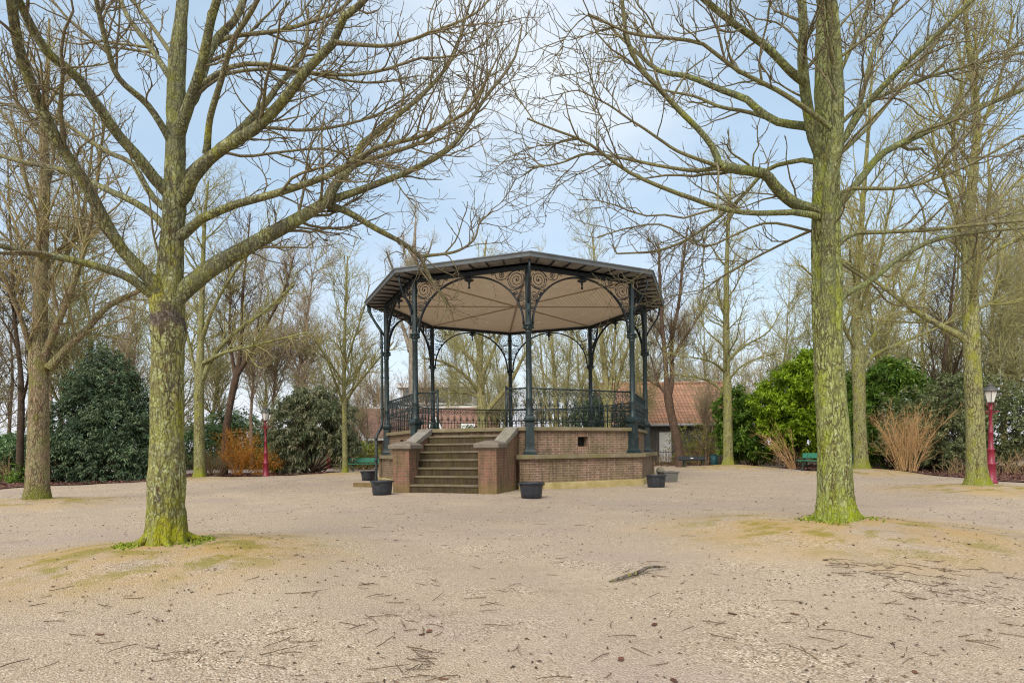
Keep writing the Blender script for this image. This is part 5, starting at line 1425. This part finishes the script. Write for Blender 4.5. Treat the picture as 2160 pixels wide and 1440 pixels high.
# rhododendrons and laurels on the left
shrub('rhododendron', tuple(at(8, 985, 25) * np.array([1, 1, 0])), 'pale green rhododendron at the left edge behind the tan trunk', 'bush', [(0, 0, .9, 1.25, 1.0, .8), (-1.4, .3, .9, 1.1, 1, .9), (.4, .2, 1.3, .8, .8, .6)], RHODG, 62, 1300, 10, .20, .06, STEMD, 12, droop=.35)
shrub('rhododendron', tuple(at(545, 985, 36) * np.array([1, 1, 0])), 'green rhododendron bank behind the leaning dark tree and the orange bush', 'bush',
      [(-3.2, 0, 1.3, 1.9, 1.4, 1.5), (-1.2, .4, 1.8, 1.8, 1.4, 1.6), (.8, 0, 1.2, 1.8, 1.4, 1.3), (-2.2, .2, 2.6, 1.3, 1.2, 1.0), (1.9, .2, 1.0, 1.4, 1.2, 1.1), (-4.8, .2, 1.6, 1.4, 1.2, 1.5)], RHODG, 63, 3000, 10, .22, .065, STEMD, 20, droop=.35)
shrub('holly', tuple(at(583, 990, 28) * np.array([1, 1, 0])), 'small glossy green bush between the orange bush and the big rhododendron', 'bush', [(0, 0, .75, .75, .6, .65), (.35, .1, .6, .6, .5, .5)], LAURELD, 64, 520, 9, .13, .055, STEMD, 8)
D = 27.0; c = at(655, 985, D)
shrub('rhododendron', (c[0], D, 0), 'big olive grey rhododendron with drooping leaves left of the bandstand', 'bush',
      [(-.75, 0, 2.1, 1.25, 1.1, 1.35), (.55, 0, 2.4, 1.35, 1.1, 1.35), (-.1, .1, 3.2, 1.15, .9, .85), (1.35, .1, 1.9, .75, .8, 1.0), (-1.15, -.1, 1.1, .6, .7, .9), (-.55, -.3, .55, .45, .5, .5), (1.7, .2, 1.1, .5, .6, .8)],
      RHODO, 65, 2500, 11, .24, .055, STEMD, 22, .045, droop=.85, spread=.9, shell=.4, sprig=.2, hole=.02)
shrub('low_bush', tuple(at(765, 985, 32) * np.array([1, 1, 0])), 'yellowish green low bush behind the green bench on the left', 'bush', [(0, 0, .75, 1.1, .8, .7), (-1.0, .2, .6, .8, .7, .6), (.3, 0, 1.1, .6, .5, .5)], YELG, 66, 520, 7, .13, .05, STEMB, 16)
# bright laurels on the right
D = 28.0
def lau(px, dist, label, blobs, mat, seed, n, **kw):
    c = at(px, 985, dist); return shrub('laurel', (c[0], dist, 0), label, 'bush', blobs, mat, seed, n, 10, .21, .075, STEMD, 16, .03, droop=.45, spread=.85, shell=.42, sprig=.3, group='laurels on the right', hole=.0, **kw)
lau(1590, 29, 'dark green laurel just right of the straight tree, behind the leaning straw coloured stems', [(-.5, 0, 1.9, 1.2, 1.1, 1.3), (.4, .1, 2.6, 1.1, 1.0, 1.4), (-.9, .2, 2.9, .8, .8, 1.1), (.6, -.2, 1.3, 1.1, 1.0, .9), (-.8, -.2, 1.0, .8, .8, .6)], LAURELD, 71, 2300)
lau(1672, 27, 'tall bright yellow green laurel left of the big mossy tree', [(-.4, 0, 3.1, 1.3, 1.0, 1.35), (.7, 0, 3.5, 1.25, 1.0, 1.5), (.1, -.2, 1.9, 1.4, 1.1, 1.1), (1.1, .1, 2.0, 1.2, 1.0, 1.3), (.6, .2, 4.6, .7, .7, .9)], LAUREL, 72, 2900)
lau(1795, 29, 'green laurel filling the gap behind the big mossy tree', [(-.5, 0, 2.6, 1.2, 1.0, 1.7), (.4, .1, 3.3, 1.0, 1.0, 1.6), (.3, -.1, 1.2, 1.3, 1.0, 1.0)], LAURELD, 73, 1900)
lau(1885, 24, 'leafy green laurel behind the dry straw coloured bush', [(-.5, 0, 2.2, 1.1, .9, 1.4), (.4, .2, 3.0, 1.1, .9, 1.3), (-.2, .1, 3.7, .8, .7, .8), (.7, 0, 1.5, 1.0, .9, 1.2), (-.9, -.2, 1.0, .7, .7, .8)], LAURELD, 74, 2000)
D = 20.5; c = at(2115, 985, D)
shrub('evergreen_bush', (c[0], D + .8, 0), 'dull green evergreen bush behind the right hand lamp post', 'bush',
      [(-1.6, 0, 1.5, 1.0, 1.0, 1.3), (-.5, .2, 2.0, 1.1, 1.0, 1.4), (.8, 0, 1.7, 1.2, 1.0, 1.4), (2.2, .1, 1.8, 1.3, 1.1, 1.5), (-1.0, .2, 2.9, .8, .8, .8), (-2.5, .4, 1.7, .9, .9, 1.4), (.3, .2, 2.9, .9, .8, .6), (3.6, .2, 1.5, 1.3, 1.1, 1.3)],
      MIXG, 75, 3600, 10, .13, .05, STEMD, 34, .03, droop=.3, hole=.20)
shrub('evergreen_bush', tuple(at(1968, 985, 25.5) * np.array([1, 1, 0])), 'dark evergreen bush behind the dark leaning stems on the right', 'bush', [(0, 0, 1.4, 1.2, 1.0, 1.4), (.6, .1, 2.4, 1.0, .9, 1.1), (-.4, .2, 3.0, .8, .8, .9)], MIXG, 76, 1300, 10, .14, .05, STEMD, 14)
shrub('spindly_bush', tuple(at(1470, 985, 33) * np.array([1, 1, 0])), 'thin yellow green bush in front of the tiled house', 'bush', [(0, 0, 1.6, 1.3, .7, .8), (-.9, 0, 1.1, .8, .5, .6), (.9, 0, 1.2, .9, .6, .7)], YELG, 77, 420, 6, .13, .045, STEMB, 40, .018)
shrub('evergreen_bush', tuple(at(1262, 985, 33.5) * np.array([1, 1, 0])), 'dark green bush seen through the right side of the bandstand railing', 'bush', [(-.6, 0, 1.9, 1.2, 1.0, 1.8), (.6, .1, 2.2, 1.3, 1.0, 1.6), (0, 0, 3.1, .9, .8, .9)], YEW, 78, 1700, 11, .16, .045, STEMD, 10, droop=.4)
shrub('low_bush', tuple(at(1010, 985, 34) * np.array([1, 1, 0])), 'olive green low hedge behind the middle of the bandstand', 'bush', [(-1.6, 0, 1.0, 1.3, .8, .9), (0, 0, 1.2, 1.3, .8, 1.0), (1.5, 0, 1.0, 1.2, .8, .9), (2.8, 0, 1.0, 1.0, .8, .9), (-.6, 0, 1.9, .8, .6, .5)], MIXG, 79, 1500, 9, .14, .05, STEMD, 16)
shrub('ground_ivy', tuple(at(70, 1000, 20.6) * np.array([1, 1, 0])), 'small bluish green plant at the foot of the dark leaning tree on the left', 'plant', [(-.35, 0, .25, .35, .3, .3), (-.7, -.3, .12, .5, .35, .12)], LAURELD, 80, 110, 9, .11, .045)


def twiggy(name, base, label, cat, mat, seed, n, H, fan, lean=(0, 0), foot=.18, r=.011, n2=150, n3=500, leaf=None, L2=(.3, .8), arch=-.03, group=None, rmin=.004):
    rng = np.random.default_rng(seed); root = empty(name, tuple(base), label, cat, group)
    K = 12; P = np.empty((n, K, 3)); a = rng.uniform(0, 6.28, n); q = rng.random(n) ** .6
    P[:, 0] = np.stack([np.cos(a) * q * foot, np.sin(a) * q * foot, np.full(n, -.05)], -1)
    d = np.stack([np.cos(a) * q * fan + lean[0], np.sin(a) * q * fan + lean[1], np.ones(n)], -1) + rng.normal(0, .12, (n, 3)); d /= np.linalg.norm(d, axis=1, keepdims=True)
    L = H * rng.uniform(.55, 1.05, n)
    for k in range(1, K):
        d = d + rng.normal(0, .055, (n, 3)); d[:, 2] += arch; d /= np.linalg.norm(d, axis=1, keepdims=True)
        P[:, k] = P[:, k - 1] + d * (L / (K - 1))[:, None]
    R = np.repeat(r * (1 - .7 * np.linspace(0, 1, K))[None], n, 0) * rng.uniform(.7, 1.2, n)[:, None]
    b2 = grow(rng, P, R, n2, .25, 1, (.3, .8), L2, (.5, .8), 7, .03, .12, rmin)
    b3 = grow(rng, *b2, n3, .1, 1, (.3, .9), (.12, .4), (.6, .9), 5, .04, .15, rmin * .85)
    V, Q_, A = join_np([tubes(P, R, 5), tubes(*b2, 4), tubes(*b3, 3)])
    link('stems', np_mesh('stems', V, Q_, {'rad': A}), mat, root)
    if leaf:
        V, Q_, A = leaf_cloud(rng, leaf[1], leaf[2], 6, leaf[3], leaf[3] * .4, .1, 1, .2, .2, hole=.6)
        link('foliage', np_mesh('foliage', V, Q_, {'tint': A}, smooth=False), leaf[0], root)
    return root

c = on_ground(500, 1003); twiggy('orange_bush', c, 'bright orange twiggy bush beside the left lamp post', 'bush', STEMO, 81, 46, 2.3, .55, n2=260, n3=1100, leaf=(ORAN, [(0, 0, 1.25, .85, .7, .9), (.7, .1, .8, .6, .5, .5)], 420, .07))
c = on_ground(545, 1002.5); twiggy('orange_bush', c, 'smaller orange bush right at the foot of the left lamp post', 'bush', STEMO, 82, 26, 1.25, .8, n2=140, n3=600, leaf=(ORAN, [(.2, 0, .55, .8, .5, .45)], 260, .07))
c = on_ground(446, 1004); twiggy('dry_bush', c, 'dry brown tangle of stems at the foot of the leaning dark tree', 'bush', STEMB, 83, 60, 1.35, .7, foot=.35, n2=200, n3=500)
c = on_ground(1676, 991); twiggy('dry_bush', c, 'leaning sheaf of straw coloured stems left of the right hand green bench', 'bush', STEMT, 84, 22, 2.6, .30, lean=(-.42, 0), foot=.12, r=.011, n2=80, n3=240, arch=-.055)
c = on_ground(1912, 1001); twiggy('dry_bush', c, 'big dry straw coloured bush of upright stems on the right', 'bush', STEMT, 85, 56, 2.6, .27, foot=.24, r=.010, n2=480, n3=2200, L2=(.3, .9))
c = on_ground(1968, 989); shrub('root_clump', tuple(c), 'black tangled clump at the foot of the dark leaning stems', 'plant', [(.05, -.3, .28, .42, .35, .3)], leafmat('black_leaves', (.006, .005, .008), (.016, .013, .018), (.03, .025, .03)), 86, 260, 8, .14, .04, zmin=.0)

# brown brushwood hedges along the back
def brush(px0, px1, dist, H, seed, label, mat=STEMB, leaf=None):
    rng = np.random.default_rng(seed); a, b_ = at(px0, 960, dist)[0], at(px1, 960, dist)[0]
    root = empty('brushwood_hedge', ((a + b_) / 2, dist, 0), label, 'hedge')
    n = int((b_ - a) * 30); K = 7; P = np.empty((n, K, 3))
    P[:, 0] = np.stack([rng.uniform(-(b_ - a) / 2, (b_ - a) / 2, n), rng.uniform(-.45, .45, n), np.full(n, -.05)], -1)
    d = rng.normal(0, .35, (n, 3)); d[:, 2] = 1; L = H * rng.uniform(.5, 1.15, n) * (1 + .25 * np.sin(P[:, 0, 0] * 1.7))
    for k in range(1, K):
        d = d + rng.normal(0, .16, (n, 3)); d /= np.linalg.norm(d, axis=1, keepdims=True); P[:, k] = P[:, k - 1] + d * (L / (K - 1))[:, None]
    R = np.repeat(np.linspace(.012, .004, K)[None], n, 0)
    b2 = grow(rng, P, R, n * 3, .2, 1, (.4, 1.0), (.15, .5), (.6, .9), 4, .03, .2, .005)
    V, Q_, A = join_np([tubes(P, R, 4), tubes(*b2, 3)])
    link('stems', np_mesh('stems', V, Q_, {'rad': A}), mat, root)
brush(1375, 1530, 33.6, 1.25, 91, 'brown brushwood hedge under the tiled house')
brush(1545, 1700, 31, 1.0, 92, 'brown brushwood hedge between the straight tree and the leaning straw coloured stems')
brush(-140, 105, 22.5, 1.0, 93, 'brown brushwood along the left edge behind the tan trunk')
brush(700, 830, 31.5, .9, 94, 'brown brushwood behind the green bench on the left')
brush(590, 700, 34, .8, 95, 'brown brushwood behind the big olive rhododendron')
brush(1980, 2240, 19.5, .75, 96, 'low brown brushwood under the dull green evergreen bush')
brush(830, 1380, 39, 1.9, 97, 'long brown thicket behind the bandstand', STEMB)
brush(-260, 110, 33, 3.0, 100, 'tall brown thicket behind the left edge of the gravel', STEMB)
brush(60, 720, 40, 2.6, 98, 'tall brown thicket behind the yew and the rhododendrons', STEMB)
brush(1540, 2300, 42, 2.8, 99, 'tall brown thicket behind the laurels', STEMB)
# ------------------------------------------------------------------ things lying on the ground
TWIGM = bark('fallen_twig', (.12, .08, .06), (.16, .11, .08), (.2, .18, .12), (.14, .095, .07), 0)
LEAFM = leafmat('dead_leaf', (.075, .032, .02), (.14, .06, .035), (.22, .12, .06), .7, .1)
lr = np.random.default_rng(5)
TW = []
for k in range(9):
    n_ = 1 + int(lr.integers(0, 4)) * (k % 3 == 0); parts = []
    L = lr.uniform(.08, .26)
    p = [np.array([-L / 2, 0, .006])]; d = np.array([1.0, 0, 0])
    for q in range(6):
        d = d + np.array([0, lr.normal(0, .16), lr.normal(0, .05)]); d /= np.linalg.norm(d); p.append(p[-1] + d * L / 6)
    P = np.array([p]); P[..., 2] = np.clip(P[..., 2], .004, .025); R = np.linspace(.0029, .0017, 7)[None]
    parts.append(tubes(P, R, 5))
    if n_ > 1:
        b = grow(lr, P, R, n_, .2, .9, (.4, .9), (.04, .10), (.6, .9), 5, 0, .12, .0019); b[0][..., 2] = np.clip(b[0][..., 2], .004, .04); parts.append(tubes(*b, 4))
    V, Q_, A = join_np(parts); TW.append(np_mesh('twig', V, Q_, {'rad': A}))
spots = []
def sow(n_, x0, x1, y0, y1):
    for _ in range(n_): spots.append((lr.uniform(x0, x1), lr.uniform(y0, y1)))
# photo regions where the twigs lie thickest, turned into places on the gravel
for n_, a, b_, c_, d_ in ((45, 760, 1100, 1220, 1440), (30, 560, 900, 1200, 1430), (26, 30, 560, 1200, 1420), (36, 1740, 2000, 1165, 1215), (42, 1860, 2150, 1190, 1280), (22, 1700, 2150, 1300, 1430), (32, 600, 1600, 1060, 1210), (24, 1100, 1700, 1210, 1430)):
    sow(n_, a, b_, c_, d_)
for (px, py) in spots:
    g_ = on_ground(px, py); z = float(gz(g_[0], g_[1]))
    if z > .02: g_ = on_ground(px, py, z); z = float(gz(g_[0], g_[1]))
    o = link('fallen_twig', TW[int(lr.integers(len(TW)))], TWIGM, None, (g_[0], g_[1], z + .003), lr.uniform(0, 6.28))
    s_ = lr.uniform(.4, .9); o.scale = (s_, s_, lr.uniform(.8, 1.2))
    tag(o, 'thin dark twig lying on the pale gravel', 'twig', 'fallen twigs on the gravel')
# curled dead leaves
def leaf_mesh():
    V, q = [], []
    for i_ in range(7):
        u = i_ / 6; w_ = .032 * math.sin(PI * (u * .9 + .06)) ** .8 * (1 + .25 * math.sin(9 * u))
        for j, s_ in enumerate((-1, -.4, .4, 1)): V.append(((u - .5) * .11, w_ * s_, .012 * s_ * s_ + .02 * (u - .5) ** 2 * 4 + .004 + lr.normal(0, .002)))
    for i_ in range(6):
        for j in range(3): q.append((i_ * 4 + j, i_ * 4 + j + 1, i_ * 4 + j + 5, i_ * 4 + j + 4))
    return np_mesh('leaf', np.array(V), np.array(q), {'tint': np.full(len(V), lr.random())})
LM = [leaf_mesh() for _ in range(5)]
for px, py in ((643, 1213), (476, 1144), (1910, 1057), (1683, 1083), (1666, 1083), (1334, 1079), (1741, 1163), (1310, 1391), (890, 1338), (1545, 1295), (1380, 1318), (230, 1115), (905, 1332), (1930, 1418), (935, 1432), (1422, 1436), (210, 1338), (1675, 1295), (1400, 1091), (1165, 1056), (960, 1057), (700, 1068), (1800, 1126), (1250, 1110), (835, 1140), (1095, 1100), (530, 1076), (640, 1055), (1560, 1060), (2010, 1110)):
    g_ = on_ground(px, py); z = float(gz(g_[0], g_[1])); g_ = on_ground(px, py, z); z = float(gz(g_[0], g_[1]))
    o = link('dead_leaf', LM[int(lr.integers(5))], LEAFM, None, (g_[0], g_[1], z + .002), lr.uniform(0, 6.28)); s_ = lr.uniform(.3, .55); o.scale = (s_, s_, s_ * lr.uniform(.12, .4))
    tag(o, 'reddish brown dead leaf lying on the pale gravel', 'leaf', 'dead leaves on the gravel')
# the lichen covered fallen branch
a, b_ = on_ground(1285, 1229), on_ground(1405, 1205)
p = [a, a * .75 + b_ * .25 + np.array([0, -.02, .02]), a * .5 + b_ * .5 + np.array([0, .0, .028]), a * .3 + b_ * .7 + np.array([0, .03, .045]), b_ + np.array([0, 0, .03])]
c = a * .5 + b_ * .5; P = smooth_line([q - c for q in p], 14)[None]; P[..., 2] += .012
R = (np.array([.006, .012, .016, .018, .017, .019, .02, .017, .018, .016, .014, .014, .012, .006]) * .8)[None]
rng = np.random.default_rng(3)
V, Q_, A = tubes(P, R, 10, .14, rng); b2 = grow(rng, P, R, 5, .2, .95, (.5, 1), (.05, .16), (.4, .6), 5, 0, .15, .004); b2[0][..., 2] = np.clip(b2[0][..., 2], .006, .06)
V, Q_, A = join_np([(V, Q_, A), tubes(*b2, 5)])
o = link('fallen_branch', np_mesh('fallen_branch', V, Q_, {'rad': A + .02}), bark('branch_lichen', (.15, .125, .105), (.23, .20, .17), (.42, .40, .05), (.1, .07, .05), .5), None, tuple(c))
tag(o, 'crooked grey fallen branch with yellow lichen lying on the gravel', 'branch')
# pale pole on the ground by the left bench
b = MB(); a, b_ = on_ground(722, 1003), on_ground(752, 1001); b.tube([a + np.array([0, 0, .03]), (a + b_) / 2 + np.array([0, 0, .05]), b_ + np.array([0, 0, .04])], .03, 8)
tag(b.build('pale_pole', plain('pale_wood', (.62, .58, .5), .7, .1)), 'short pale pole lying on the gravel near the left green bench', 'pole')

# small litter nobody could count: bits of bark, bud scales, crumbs of leaf
n_ = 9500
y = .9 + 24 * lr.random(n_) ** 1.5; x = lr.uniform(-1, 1, n_) * (1.2 + y * .95)
cl = np.sin(x * 1.3 + 2) * np.sin(y * 1.1 + x * .4) + lr.normal(0, .6, n_) > -.1
x, y = x[cl], y[cl]
ok = np.hypot(x - BX, y - BY) > 5.1; x, y = x[ok], y[ok]; m = len(x); z = gz(x, y) + .004
a = lr.uniform(0, PI, m); L = lr.uniform(.008, .05, m) * (.7 + .03 * y); w_ = np.minimum(L * .4, lr.uniform(.003, .011, m) * (1 + .04 * y))
dx, dy = np.cos(a), np.sin(a)
c0 = np.stack([x, y, z], -1); u = np.stack([dx, dy, 0 * x], -1) * L[:, None]; v_ = np.stack([-dy, dx, 0 * x], -1) * w_[:, None]; h = np.stack([0 * x, 0 * x, w_ * .9], -1)
V = np.stack([c0 - u * .5, c0 + v_ * .5, c0 + u * .5, c0 - v_ * .5, c0 + h], 1).reshape(-1, 3)
i_ = np.arange(m)[:, None] * 5
Q_ = np.concatenate([i_ + np.array([[0, 3, 4, 4]])[:, :3], i_ + np.array([[3, 2, 4]]), i_ + np.array([[2, 1, 4]]), i_ + np.array([[1, 0, 4]])])
me = np_mesh('litter', V, Q_, {'tint': np.repeat(lr.random(m), 5)}, smooth=False)
tag(link('litter', me, leafmat('litter_bits', (.03, .02, .014), (.075, .045, .03), (.17, .11, .07), .9, 0)), 'small dark crumbs of bark and leaf strewn over the gravel', kind='stuff')
# leaf carpet in the beds
def carpet(polys, n_, seed, label, mat):
    import mathutils.geometry as mg_
    rng = np.random.default_rng(seed); P = []
    for poly in polys:
        P2 = np.array([[q[0], q[1]] for q in poly]); lo, hi = P2.min(0), P2.max(0); lo[0] = max(lo[0], -24); hi[0] = min(hi[0], 24)
        c_ = rng.uniform(lo, hi, (n_ * 3, 2)); ins = np.zeros(len(c_), bool); j = len(P2) - 1
        for i_ in range(len(P2)):
            a, b_ = P2[i_], P2[j]; cond = ((a[1] > c_[:, 1]) != (b_[1] > c_[:, 1])) & (c_[:, 0] < (b_[0] - a[0]) * (c_[:, 1] - a[1]) / (b_[1] - a[1] + 1e-12) + a[0]); ins ^= cond; j = i_
        P.append((c_ + rng.normal(0, .12, c_.shape))[ins][:n_])
    P = np.concatenate(P); m = len(P); z = gz(P[:, 0], P[:, 1]) + .035
    pos = np.stack([P[:, 0], P[:, 1], z], -1); d = rng.normal(size=(m, 3)); d[:, 2] *= .35; d /= np.linalg.norm(d, axis=1, keepdims=True)
    w_ = np.cross(d, np.array([0, 0, 1.0]) + rng.normal(0, .4, (m, 3))); w_ /= np.linalg.norm(w_, axis=1, keepdims=True)
    L = rng.uniform(.06, .14, m)[:, None]
    V = np.stack([pos - d * L * .5, pos + w_ * L * .3 + np.array([0, 0, .015]), pos + d * L * .5, pos - w_ * L * .3 + np.array([0, 0, .015])], 1).reshape(-1, 3)
    me = np_mesh('fallen_leaves', V, np.arange(m * 4).reshape(-1, 4), {'tint': np.repeat(rng.random(m), 4)}, smooth=False)
    tag(link('fallen_leaves', me, mat), label, kind='stuff')
BEDLEAF = leafmat('bed_leaves', (.045, .02, .016), (.15, .060, .045), (.30, .17, .12), .8, .1)
carpet([BED_L, BED_R], 5200, 8, 'carpet of reddish brown fallen leaves in the planting beds', BEDLEAF)
BACKB = [(x, y) for x, y in ((-22, 33.2), (-6, 33.4), (6, 31.5), (14, 31), (24, 30), (24, 37), (-22, 37))]
carpet([BACKB], 6000, 9, 'carpet of brown fallen leaves along the far edge of the gravel', BEDLEAF)
# moss tufts at the feet of the two near trees
rng = np.random.default_rng(6); V, Q_, A, off = [], [], [], 0
for (bx, by, bz), r_, n_ in ((B_LEFT, .30, 900), (B_RIGHT, .33, 500)):
    a = rng.uniform(0, 6.28, n_); q = r_ * (.75 + .65 * rng.random(n_)); x = bx + np.cos(a) * q; y = by + np.sin(a) * q
    keep = (np.sin(a * 2 + 1) + rng.normal(0, .4, n_) > .1); x, y = x[keep], y[keep]; m = len(x); z = gz(x, y)
    d = rng.normal(0, .5, (m, 3)); d[:, 2] = .7; L = rng.uniform(.015, .04, m)[:, None]; p0 = np.stack([x, y, z], -1)
    w_ = rng.normal(size=(m, 3)); w_[:, 2] = 0; w_ *= .012 / (np.linalg.norm(w_, axis=1, keepdims=True) + 1e-9)
    V.append(np.stack([p0 - w_, p0 + w_, p0 + d * L + w_ * .3, p0 + d * L - w_ * .3], 1).reshape(-1, 3)); A.append(np.repeat(rng.random(m), 4))
V = np.concatenate(V); A = np.concatenate(A)
tag(link('moss', np_mesh('moss', V, np.arange(len(V)).reshape(-1, 4), {'tint': A}, smooth=False), leafmat('moss_tufts', (.10, .14, .01), (.20, .26, .02), (.34, .40, .05), .9, .2)), 'bright green moss round the feet of the two near trees', kind='stuff')
